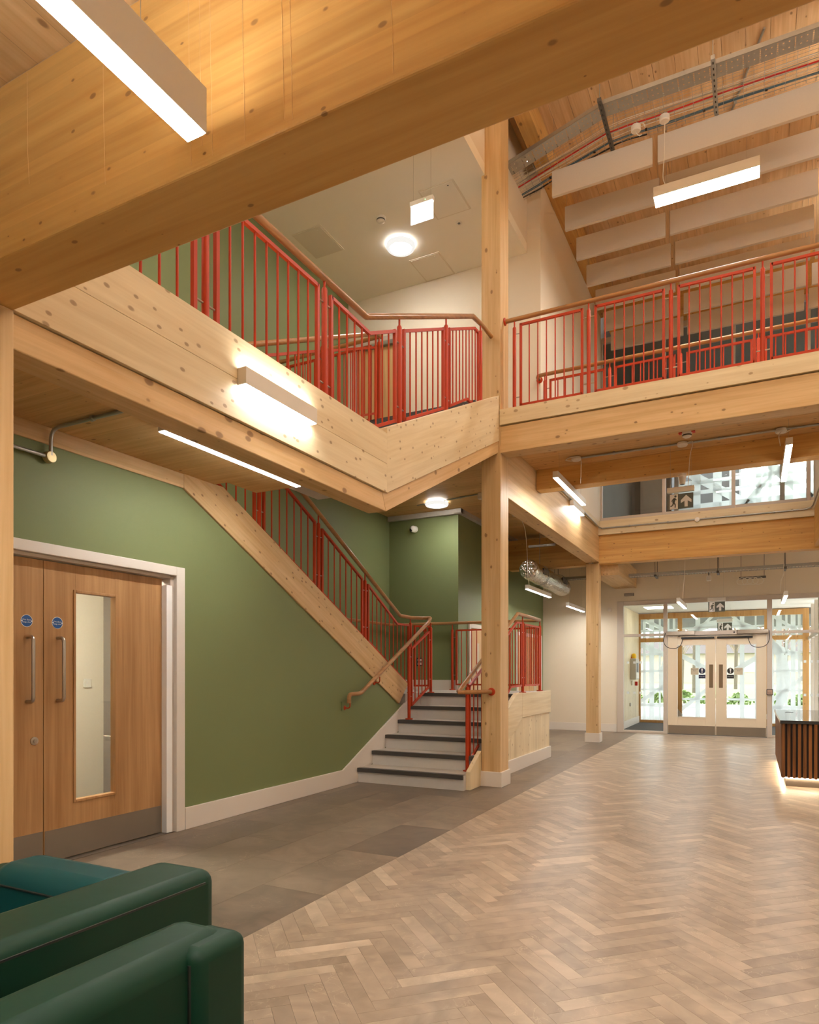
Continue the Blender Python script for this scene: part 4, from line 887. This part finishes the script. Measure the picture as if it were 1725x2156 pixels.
bulkhead('round light on the white ceiling over the staircase', -4.17, 7.95, 6.97, .19)
bulkhead('added round fill light on the white ceiling nearer the big beam', -4.17, 4.6, 6.97, .19); bulkhead('added round fill light on the white ceiling directly behind the big beam', -4.17, 2.6, 6.97, .19)  # two hidden lights added to brighten the upper stair
bulkhead('round light on the timber soffit over the half landing', -4.40, 9.6, 3.95, .18)

# ================================================================== exit signs
def exit_sign(label, x0, x1, y, z0, z1, top, lit=False, name='exit_sign'):
    t = T(name, label, 'sign', ((x0 + x1) / 2, y, z0)); W = x1 - x0; H_ = z1 - z0; zb = z1 - H_ * .24
    box(x0, x1, y - .025, y + .025, zb + .008, z1).o('housing', whpl, t, bev=.004)
    box(x0 + .005, x1 - .005, y - .004, y + .004, z0, zb + .01).o('panel', signlit if lit else glass, t)
    for f in (.12, .88): M().cyl((x0 + W * f, y, z1), (x0 + W * f, y, top), .0012, 5).o('suspension_wire', steel, t)
    if lit:
        M().lathe((x0 + W * .68, y - .025, zb + .03), [(.004, 0), (.004, -.002)], 'Y', 8).o('indicator', gled, t); return t
    yb = y - .0055; h = zb - z0; m_ = .012
    box(x0 + m_, x1 - m_, yb, y - .0042, z0 + .025, zb - .01).o('legend_plate', signgrey, t)
    ax0, ax1, az0, az1 = x0 + W * .1, x0 + W * .40, z0 + .028, zb - .013
    box(ax0, ax1, yb - .001, yb, az0, az1).o('doorway', white_ink, t)
    m = M(); w_, hh = ax1 - ax0, az1 - az0
    P = lambda u, v: (ax0 + u * w_, az0 + v * hh)
    def stroke(p, q, wd):
        p, q = P(*p), P(*q); dx, dz = q[0] - p[0], q[1] - p[1]; L = math.hypot(dx, dz); nx, nz = -dz / L * wd * hh / 2, dx / L * wd * hh / 2
        m.prism([(p[0] + nx, p[1] + nz), (q[0] + nx, q[1] + nz), (q[0] - nx, q[1] - nz), (p[0] - nx, p[1] - nz)], 'Y', yb - .002, yb - .001)
    for p, q, wd in (((.62, .74), (.45, .42), .15), ((.58, .72), (.84, .60), .06), ((.56, .72), (.34, .64), .06), ((.34, .64), (.26, .50), .06), ((.46, .44), (.68, .30), .085), ((.68, .30), (.66, .08), .07), ((.46, .44), (.34, .24), .085), ((.34, .24), (.08, .20), .07)): stroke(p, q, wd)
    c = P(.70, .86); m.lathe((c[0], yb - .001, c[1]), [(hh * .075, 0), (hh * .075, -.001)], 'Y', 14); m.o('running_figure', signgrey, t)
    bx, bz = x0 + W * .70, (az0 + az1) / 2; s_ = hh * .40
    M().prism([(bx - s_ * .26, bz - s_), (bx + s_ * .26, bz - s_), (bx + s_ * .26, bz), (bx + s_ * .85, bz - s_ * .35), (bx + s_ * .85, bz + s_ * .15), (bx, bz + s_), (bx - s_ * .85, bz + s_ * .15), (bx - s_ * .85, bz - s_ * .35), (bx - s_ * .26, bz)], 'Y', yb - .001, yb).o('arrow', white_ink, t)
    return t
s1 = exit_sign('running figure exit sign hanging before the high level window', -.88, -.593, 8.2, 3.115, 3.385, 3.93)
M().tube(curve([(-.66, 8.2, 3.385), (-.655, 8.22, 3.5), (-.645, 8.28, 3.75), (-.62, 8.34, 3.92), (-.70, 8.38, 3.93)]), .004, 8).o('flex', whitec, s1, smooth=True)
exit_sign('running figure exit sign hanging before the entrance top light', -.81, -.49, 14.5, 2.45, 2.75, 4.0)
exit_sign('running figure exit sign inside the draught lobby', -.79, -.45, 17.7, 2.22, 2.56, 2.82)
exit_sign('lit blank faced sign hanging from the white stair ceiling', -3.34, -3.063, 6.6, 6.17, 6.41, 6.97, True)

# ================================================================== acoustic baffles
for i in range(7):
    y = 8.353 + .652 * i; zb = 7.235 - .043 * i
    for x0, x1, w_ in ((-2.25, -1.06, 'short white acoustic baffle next to the roof beam'), (-1.0, .70, 'long white acoustic baffle over the bridge'), (.76, 2.46, 'long white acoustic baffle past the second gap')):
        k_ = ('nearest row', 'second row', 'third row', 'fourth row', 'fifth row', 'sixth row', 'farthest row')[i]
        t = T('acoustic_baffle', '%s, %s' % (w_, k_), 'baffle', ((x0 + x1) / 2, y, zb), 'white acoustic baffles under the roof')
        box(x0, x1, y, y + .045, zb, zb + .315).o('panel', baffle_m, t, bev=.003)
        for x in (x0 + .02, x1 - .02): M().tube([(x, y + .02, zb + .315), (x, y + .02, 8.22)], .0018, 5).o('hanger', steel, t)
# ================================================================== cable trays under the roof
EDGE = [(3.2, 7.76), (-1.48, 7.68), (-2.74, 8.07)]
def on_edge(s):
    for (a, b_) in zip(EDGE, EDGE[1:]):
        L = math.dist(a, b_)
        if s <= L + 1e-6: return (a[0] + (b_[0] - a[0]) * s / L, a[1] + (b_[1] - a[1]) * s / L)
        s -= L
    return EDGE[-1]
SL = sum(math.dist(a, b_) for a, b_ in zip(EDGE, EDGE[1:])); S1 = math.dist(EDGE[0], EDGE[1])
ct = T('cable_tray', 'perforated galvanised cable tray under the atrium roof', 'cable tray', (0, 7.8, 7.6))
b_ = bmesh.new(); n_ = int(SL / .013); V = {}
tv = [0, .02, .03, .04, .055, .065, .08, .09, .105, .115, .13, .14, .155, .165, .19]
def gv(i, j):
    if (i, j) not in V: p = on_edge(SL * i / n_); V[i, j] = b_.verts.new((p[0], p[1] + tv[j], 7.6))
    return V[i, j]
for i in range(n_):
    for j in range(len(tv) - 1):
        if i % 4 == 1 and j % 2 == 1 and (i // 4 % 3 == 0 or j in (3, 9)): continue
        b_.faces.new((gv(i, j), gv(i + 1, j), gv(i + 1, j + 1), gv(i, j + 1)))
mm = M(); mm.bm.free(); mm.bm = b_; mm.o('perforated_bed', galv, ct)
for tt in (0, .19):
    m = M()
    for (a, c) in zip(EDGE, EDGE[1:]): m.prism([(a[0], a[1] + tt), (c[0], c[1] + tt), (c[0], c[1] + tt + .003), (a[0], a[1] + tt + .003)], 'Z', 7.6, 7.65)
    m.o('side_flange', galv, ct)
cb = T('wire_basket_tray', 'wire basket tray full of cables beside the perforated tray', 'cable tray', (0, 8.1, 7.6))
m = M(); t0, t1 = .225, .70
def run(t_, z): return [(p[0], p[1] + t_, z) for p in EDGE]
for k in range(11): m.tube(run(t0 + (t1 - t0) * k / 10, 7.61), .002, 4)
for t_ in (t0, t1): m.tube(run(t_, 7.65), .002, 4)
m.o('long_wires', galv, cb); m = M(); k = 0.
while k < SL:
    p = on_edge(k); m.tube([(p[0], p[1] + t0, 7.65), (p[0], p[1] + t0, 7.606), (p[0] - .002, p[1] + t1, 7.606), (p[0] - .002, p[1] + t1, 7.65)], .002, 4); k += .1
m.o('cross_wires', galv, cb)
for nm, mt, t_, r, z in (('red_cable', redc, .45, .008, 7.622), ('white_cable', whitec, .47, .006, 7.62), ('white_cable', whitec, .485, .006, 7.62), ('white_cable', whitec, .37, .004, 7.62), ('white_cable', whitec, .35, .004, 7.62), ('grey_cable', galv, .40, .005, 7.62), ('blue_cable', bluec, .60, .008, 7.622), ('blue_cable', bluec, .615, .007, 7.62), ('white_cable', whitec, .54, .004, 7.62), ('black_cable', blackp, .68, .009, 7.622)):
    pts = []
    for k in range(25):
        p = on_edge(SL * (.35 if nm == 'black_cable' else 0) + SL * (.65 if nm == 'black_cable' else 1) * k / 24) if nm != 'black_cable' else on_edge(SL * (.72 + .28 * k / 24))
        pts.append((p[0], p[1] + t_ + .01 * math.sin(k * .9 + t_ * 40), z))
    M().tube(pts, r, 7).o(nm, mt, cb, smooth=True)
for k in range(9):
    p = on_edge(.6 + k * .62); M().lathe((p[0], p[1] + .607, 7.62), [(.016, -.012), (.016, .012)], 'X', 10).o('cable_tie', blackp, cb)
for x, w_ in ((-1.515, 'strut hanger at the bend of the cable trays'), (-.375, 'strut hanger over the wide linear light'), (.77, 'strut hanger at the far end of the cable trays')):
    t = T('strut_hanger', w_, 'hanger', (x, 8.0, 7.55)); box(x - .0205, x + .0205, 7.57, 8.44, 7.555, 7.598).o('channel', galvd if x < -1 else galv, t, bev=.002)
    for k in range(11): box(x - .006, x + .006, 7.61 + k * .076, 7.64 + k * .076, 7.5535, 7.556).o('slot', blackp, t)
    for y in (7.60, 8.41): M().cyl((x, y, 7.598), (x, y, 8.22), .005, 6).o('threaded_rod', galv, t)
for x, w_ in ((-1.211, 'white junction box with a looped flex under the cable tray'), (-.902, 'white junction box feeding the wide linear light')):
    t = T('junction_box', w_, 'junction box', (x, 8.14, 7.52)); M().lathe((x, 8.14, 7.52), [(.045, 0), (.055, .01), (.055, .06), (.03, .075)], 'Z', 18).o('body', whpl, t, smooth=True)
    box(x - .03, x + .03, 8.12, 8.17, 7.59, 7.61).o('clip', galvd, t)
    if x < -1.1: M().tube([(x + .05 + .05 * math.cos(a), 8.14, 7.53 + .07 * math.sin(a)) for a in [k * .5 for k in range(11)]], .005, 8).o('flex', whitec, t, smooth=True)
t = T('conduit', 'short steel conduit on the roof deck between baffle rows', 'conduit', (-.2, 8.9, 8.19)); M().cyl((-.4, 9.7, 8.2), (.1, 8.2, 8.2), .0125, 10).o('tube', galv, t, smooth=True); M().lathe((-.2, 9.1, 8.2), [(.02, -.015), (.02, .015)], 'X', 10).o('saddle', galv, t)
# ================================================================== ceiling fittings over the stair
for l_, x0, y0 in (('square access panel in the stair ceiling next to the green wall', -5.35, 7.15), ('square access panel in the stair ceiling behind the lit sign', -3.535, 7.175), ('square access panel in the stair ceiling next to the back wall', -4.24, 8.33)):
    t = T('access_panel', l_, 'access panel', (x0 + .22, y0 + .28, 6.96)); box(x0, x0 + .45, y0, y0 + .56, 6.964, 6.97).o('frame', flat('panel_frame' + str(x0), srgb(222, 212, 192), .6), t); box(x0 + .018, x0 + .432, y0 + .018, y0 + .542, 6.960, 6.9655).o('hatch', flat('panel_hatch' + str(x0), srgb(236, 229, 214) if x0 > -5 else srgb(220, 212, 196), .6), t, bev=.002)
    M().lathe((x0 + .36, y0 + .06, 6.96), [(.009, 0), (.009, -.002)], 'Z', 12).o('lock', blackp if x0 > -4 else whpl, t)
def detector(label, x, y, z, r=.05, redbase=False):
    t = T('smoke_detector', label, 'detector', (x, y, z - .07))
    M().lathe((x, y, z), [(r, 0), (r, -.018), (r * .9, -.022), (r * .86, -.05), (r * .55, -.062), (.005, -.064)], 'Z', 22).o('body', whpl, t, smooth=True)
    M().lathe((x, y, z), [(r * .9, -.03), (r * .905, -.045)], 'Z', 22).o('vent_slots', galvd, t)
    if redbase: box(x - .085, x + .085, y - .03, y + .03, z - .012, z).o('backing', redp, t)
detector('white smoke detector on the stair ceiling before the round light', -4.15, 7.38, 6.97, .06)
detector('white smoke detector with red backing under the bridge', -.66, 8.065, 3.95, .055, True)
t = T('sensor', 'small flush sensor in the stair ceiling beside the lit sign', 'sensor', (-3.32, 7.91, 6.96)); M().lathe((-3.32, 7.914, 6.97), [(.042, 0), (.04, -.006), (.02, -.007)], 'Z', 20).o('ring', whpl, t, smooth=True); M().lathe((-3.32, 7.914, 6.964), [(.02, 0), (.012, -.008)], 'Z', 14).o('lens', galvd, t)
t = T('sounder', 'white cylindrical sounder below the orange bridge beam', 'sounder', (-.77, 8.8, 3.56)); M().lathe((-.772, 8.79, 3.69), [(.05, 0), (.05, -.03), (.042, -.035), (.036, -.11), (.03, -.125)], 'Z', 20).o('body', whpl, t, smooth=True); M().lathe((-.772, 8.79, 3.565), [(.028, 0), (.02, -.003)], 'Z', 16).o('grille', galvd, t)
t = T('security_camera', 'white dome camera high on the green landing wall', 'camera', (-5.08, 10.2, 3.6)); M().lathe((-5.086, 10.22, 3.70), [(.055, 0), (.055, -.02), (.045, -.035)], 'Y', 20).o('base', whpl, t, smooth=True)
M().lathe((-5.086, 10.15, 3.695), [(.01, .058), (.035, .045), (.055, .01), (.057, -.015), (.045, -.04), (.03, -.05), (.01, -.054)], 'Y', 22).xform(Matrix.Translation((-5.086, 10.15, 3.695)) @ Matrix.Rotation(-.45, 4, 'Z') @ Matrix.Rotation(.35, 4, 'X') @ Matrix.Translation((5.086, -10.15, -3.695))).o('dome', whpl, t, smooth=True)
M().lathe((-5.107, 10.108, 3.675), [(.028, .02), (.028, -.004), (.015, -.01), (.003, -.011)], 'Y', 18).o('lens', blackp, t, smooth=True)
t = T('wall_switch', 'double switch plate low on the green landing wall', 'switch', (-4.99, 10.2, 1.42)); box(-5.05, -4.94, 10.205, 10.22, 1.40, 1.54).o('plate', blackp, t, bev=.004); box(-5.03, -4.96, 10.2, 10.206, 1.48, 1.52).o('rocker', whpl, t); box(-5.03, -4.96, 10.2, 10.206, 1.42, 1.46).o('rocker', whpl, t)
# ================================================================== conduits
def conduit(label, pts, clips, name='conduit', r=.0125):
    t = T(name, label, 'conduit', pts[0]); M().tube(pts, r, 10).o('tube', galv, t, smooth=True)
    for c, ax in clips: M().lathe(c, [(r * 1.5, -.012), (r * 1.5, .012)], ax, 10).o('saddle', galv, t, smooth=True)
    return t
def jbox(label, x, y, z):
    t = T('junction_box', label, 'junction box', (x, y, z - .05)); M().lathe((x, y, z), [(.03, 0), (.055, -.004), (.06, -.03), (.05, -.045), (.01, -.05)], 'Z', 20).o('body', whpl, t, smooth=True); return t
conduit('steel conduit along the soffit under the bridge', [(-1.9, 8.38, 3.93), (4.9, 8.40, 3.93)], [((-1.5, 8.381, 3.93), 'X'), ((-1.05, 8.385, 3.93), 'X'), ((-.35, 8.388, 3.93), 'X'), ((.9, 8.392, 3.93), 'X')])
jbox('white junction box under the bridge nearest the long beam', -1.95, 8.37, 3.945); jbox('white junction box under the bridge above the exit sign', -.735, 8.385, 3.945); jbox('white junction box under the bridge beside the smoke detector light', .262, 8.40, 3.945)
c1 = conduit('steel conduit along the upstand below the high level window', [(-2.52, 9.6, 3.99), (-2.52, 12.6, 3.94), (-2.49, 12.675, 3.935), (-2.42, 12.686, 3.935), (.74, 12.686, 3.935), (.82, 12.67, 3.95), (.845, 12.6, 3.97), (.845, 9.2, 3.97)], [((-2.0, 12.686, 3.935), 'X'), ((-1.35, 12.686, 3.935), 'X'), ((-.3, 12.686, 3.935), 'X'), ((.3, 12.686, 3.935), 'X')])
M().lathe((-.873, 12.68, 3.93), [(.04, .01), (.04, -.01), (.03, -.014)], 'Y', 20).o('round_box', whpl, c1, smooth=True)
c2 = conduit('steel conduit bending from the green wall to the gallery soffit', fillet([(-4.155, 2.93, 2.735), (-4.155, 2.93, 2.912), (-3.43, 2.93, 2.912)], .12, 8), [((-3.75, 2.93, 2.912), 'X')])
M().tube([(-4.165, 2.93, 2.725), (-4.165, 1.75, 2.725)], .0125, 10).o('tube', galv, c2, smooth=True)
M().lathe((-4.19, 2.93, 2.725), [(.038, 0), (.038, .04), (.034, .046)], 'X', 22).o('round_box', flat('brass_lid', srgb(206, 184, 136), .4, metal=.5), c2, smooth=True)
M().prism([(-3.44, 2.88), (-3.30, 2.90), (-3.27, 2.94), (-3.44, 2.98)], 'Z', 2.885, 2.93).o('end_box', whpl, c2, bev=.006)
conduit('thin conduit beside the round light over the half landing', [(-4.75, 9.62, 3.935), (-3.62, 9.42, 3.935)], [((-3.95, 9.48, 3.935), 'X')], r=.01)
t = T('sensor', 'white sensor box on the soffit next to the column', 'sensor', (-3.60, 9.41, 3.85)); box(-3.64, -3.56, 9.37, 9.45, 3.85, 3.95).o('body', whpl, t, bev=.015)
jbox('white junction box above the light below the silver duct', -3.545, 10.9, 3.95)
# ================================================================== duct, lower trays
t = T('air_duct', 'silver foil wrapped duct hanging behind the column', 'duct', (-3.54, 12.8, 2.95)); prof = [(.02, 0), (.10, .002), (.155, .02), (.175, .06)]
for k in range(1, 26): prof.append((.175 + (.006 if k % 6 == 0 else -.003 * (k % 2)), .06 + k * .095))
prof += [(.16, 2.50), (.10, 2.54), (.01, 2.55)]
M().lathe((-3.54, 11.55, 3.11), prof, 'Y', 36).xform(Matrix.Translation((-3.54, 11.55, 3.11)) @ Matrix.Rotation(-.027, 4, 'X') @ Matrix.Translation((3.54, -11.55, -3.11))).o('foil_wrap', foil, t, smooth=True)
for y in (11.95, 13.3):
    box(-3.385, -3.362, y, y + .38, 3.06, 3.17).o('grille', galvd, t, bev=.004)
    for k in range(6): box(-3.364, -3.358, y + .03 + k * .058, y + .05 + k * .058, 3.07, 3.16).o('grille_blade', galv, t)
for y in (12.3, 13.6): M().tube([(-3.54 + .182 * math.cos(a), y, 3.09 + .182 * math.sin(a)) for a in [k * math.pi / 12 for k in range(25)]], .006, 5).o('band', galv, t); M().cyl((-3.54, y, 3.3), (-3.54, y, 3.95), .004, 6).o('rod', galv, t)
box(-3.75, -3.25, 12.28, 12.32, 3.62, 3.66).o('strut', galv, t)
def tray(label, x0, x1, y0, y1, z, top, n=5):
    t = T('cable_tray', label, 'cable tray', ((x0 + x1) / 2, y0, z)); m = M(); lng = x1 - x0 > y1 - y0
    m.box(x0, x1, y0, y0 + .003, z, z + .05).box(x0, x1, y1 - .003, y1, z, z + .05); m.o('side_rails', galv, t); m = M()
    k = x0
    while k < x1: m.box(k, k + .012, y0, y1, z, z + .003); k += .05
    m.o('rungs', galv, t); m = M()
    for j in range(6): m.tube([(x0, y0 + .03 + j * .035, z + .012), (x1, y0 + .03 + j * .035, z + .012)], .006, 5)
    m.o('cables', whitec, t)
    for j in range(n):
        x = x0 + .5 + j * (x1 - x0 - .7) / max(1, n - 1); box(x - .02, x + .02, y0 - .06, y1 + .06, z - .04, z).o('strut', galvd, t)
        for y in (y0 - .05, y1 + .05): M().cyl((x, y, z - .04), (x, y, top), .005, 6).o('threaded_rod', galvd, t)
tray('galvanised tray with pale cables across the entrance end', -2.2, 4.0, 13.85, 14.09, 3.18, 4.0, 6)
tray('second tray hanging behind the column towards the corridor', -4.2, -2.72, 14.0, 14.2, 3.22, 3.9, 2)
t = T('cable_cluster', 'loose looped cables hanging on a strut near the entrance tray', 'cables', (-.1, 14.2, 3.0)); box(-.25, .2, 14.2, 14.24, 3.05, 3.09).o('strut', galvd, t, bev=.003)
for j in range(4): M().tube([(-.2 + j * .09 + .09 * math.cos(a), 14.18, 3.0 + .07 * math.sin(a)) for a in [k * .55 for k in range(13)]], .006, 6).o('cable_loop', whitec, t, smooth=True)
for x in (-.22, .17): M().cyl((x, 14.22, 3.05), (x, 14.22, 4.0), .004, 6).o('threaded_rod', galvd, t)
t = T('wifi_point', 'white wireless box hanging from the entrance tray', 'wireless box', (-.75, 13.97, 3.0)); box(-.8, -.72, 13.93, 14.0, 3.02, 3.12).o('body', whpl, t, bev=.015); box(-.77, -.75, 13.96, 13.98, 3.12, 3.18).o('clip', galvd, t)
t = T('wall_vent', 'small grille high on the cream entrance wall', 'vent', (-2.35, 15.17, 2.95)); box(-2.5, -2.3, 15.18, 15.2, 2.94, 3.0).o('frame', galvd, t); box(-2.49, -2.31, 15.176, 15.18, 2.95, 2.965).o('slat', greyp, t); box(-2.49, -2.31, 15.176, 15.18, 2.975, 2.99).o('slat', greyp, t)
t = T('wall_sensor', 'small white sensor on the cream wall beside the entrance frame', 'sensor', (-2.8, 15.15, 2.62)); M().lathe((-2.81, 15.2, 2.66), [(.045, 0), (.045, -.03), (.02, -.05)], 'Y', 16).o('body', whpl, t, smooth=True)

# ================================================================== reception counter
t = T('reception_counter', 'walnut slatted reception counter with dark stone top', 'counter', (1.3, 10, 0))
box(.30, 2.4, 8.82, 11.3, .105, .715).o('carcass', walnut_dk, t)
box(.265, 2.44, 8.775, 11.33, .715, .752).o('worktop', stone, t, bev=.003)
M().box(.285, .30, 8.80, 11.3, .10, .715).o('side_panel', walnut, t)
k = 0
while .30 + k * .0525 < 2.4:
    x = .285 + k * .0525; box(x, x + .031, 8.797, 8.82, .10, .715).o('slat', walnut, t, bev=.0015); k += 1
for k in range(34): box(.279, .286, 8.84 + k * .0725, 8.84 + k * .0725 + .045, .10, .715).o('side_slat', walnut, t)
box(.325, 2.4, 8.84, 11.28, 0, .105).o('plinth', flat('plinth_grey', srgb(104, 96, 88), .5), t)
box(.30, 2.4, 8.822, 8.832, .092, .104).o('led_strip', ledm, t); box(.303, .313, 8.82, 11.28, .092, .104).o('led_strip', ledm, t)
M().lathe((.43, 10.6, .752), [(.05, 0), (.05, .003), (.035, .004)], 'Z', 20).o('cable_grommet', blackp, t)
# ================================================================== green lounge seats
def rbox(t, name, a, mat, bv): return box(*a).o(name, mat, t, bev=bv, seg=4, smooth=True)
t = T('armchair', 'dark green leather armchair seen over its backrest close to the camera', 'armchair', (-.85, .75, 0))
rbox(t, 'backrest', (-1.275, -1.10, .16, 1.25, .12, .70), sofa_g, .05); rbox(t, 'seat_cushion', (-1.095, -.45, .33, 1.13, .12, .42), sofa_g, .04)
for y0, y1 in ((.14, .32), (1.10, 1.265)): rbox(t, 'arm', (-1.16, -.42, y0, y1, .12, .40), sofa_g, .04); rbox(t, 'wing', (-1.20, -1.07, y0, y1, .121, .69), sofa_g, .03)
for x in (-1.2, -.5):
    for y in (.25, 1.18): M().cyl((x, y, 0), (x, y, .13), .018, 10).o('foot', blackp, t)
M().tube([(-1.098, 1.102, .14), (-1.098, 1.102, .66)], .005, 6).o('piping', pipe, t); M().tube([(-1.272, .22, .668), (-1.272, 1.2, .668)], .005, 6).o('piping', pipe, t)
t = T('armchair', 'teal green leather armchair between the near armchair and timber column', 'armchair', (-1.98, 1.12, 0))
for x0, x1 in ((-1.705, -1.47), (-2.49, -2.26)):
    rbox(t, 'arm', (x0, x1, .62, 1.59, .12, .70 if x0 > -2 else .60), sofa_g, .04); M().tube([(x1 - .004, .68, .665 if x0 > -2 else .565), (x1 - .004, 1.54, .665 if x0 > -2 else .565)], .005, 6).o('piping', pipe, t)
    for y in (.7, 1.5): M().cyl(((x0 + x1) / 2, y, 0), ((x0 + x1) / 2, y, .13), .018, 10).o('foot', blackp, t)
rbox(t, 'seat_cushion', (-2.255, -1.71, .66, 1.42, .12, .44), sofa_t, .04); bk = rbox(t, 'backrest', (-2.255, -1.71, 1.36, 1.56, .3, .67), sofa_t, .06)
M().tube([(-2.25, 1.357, .61), (-1.715, 1.357, .61)], .004, 6).o('piping', pipe, bk)
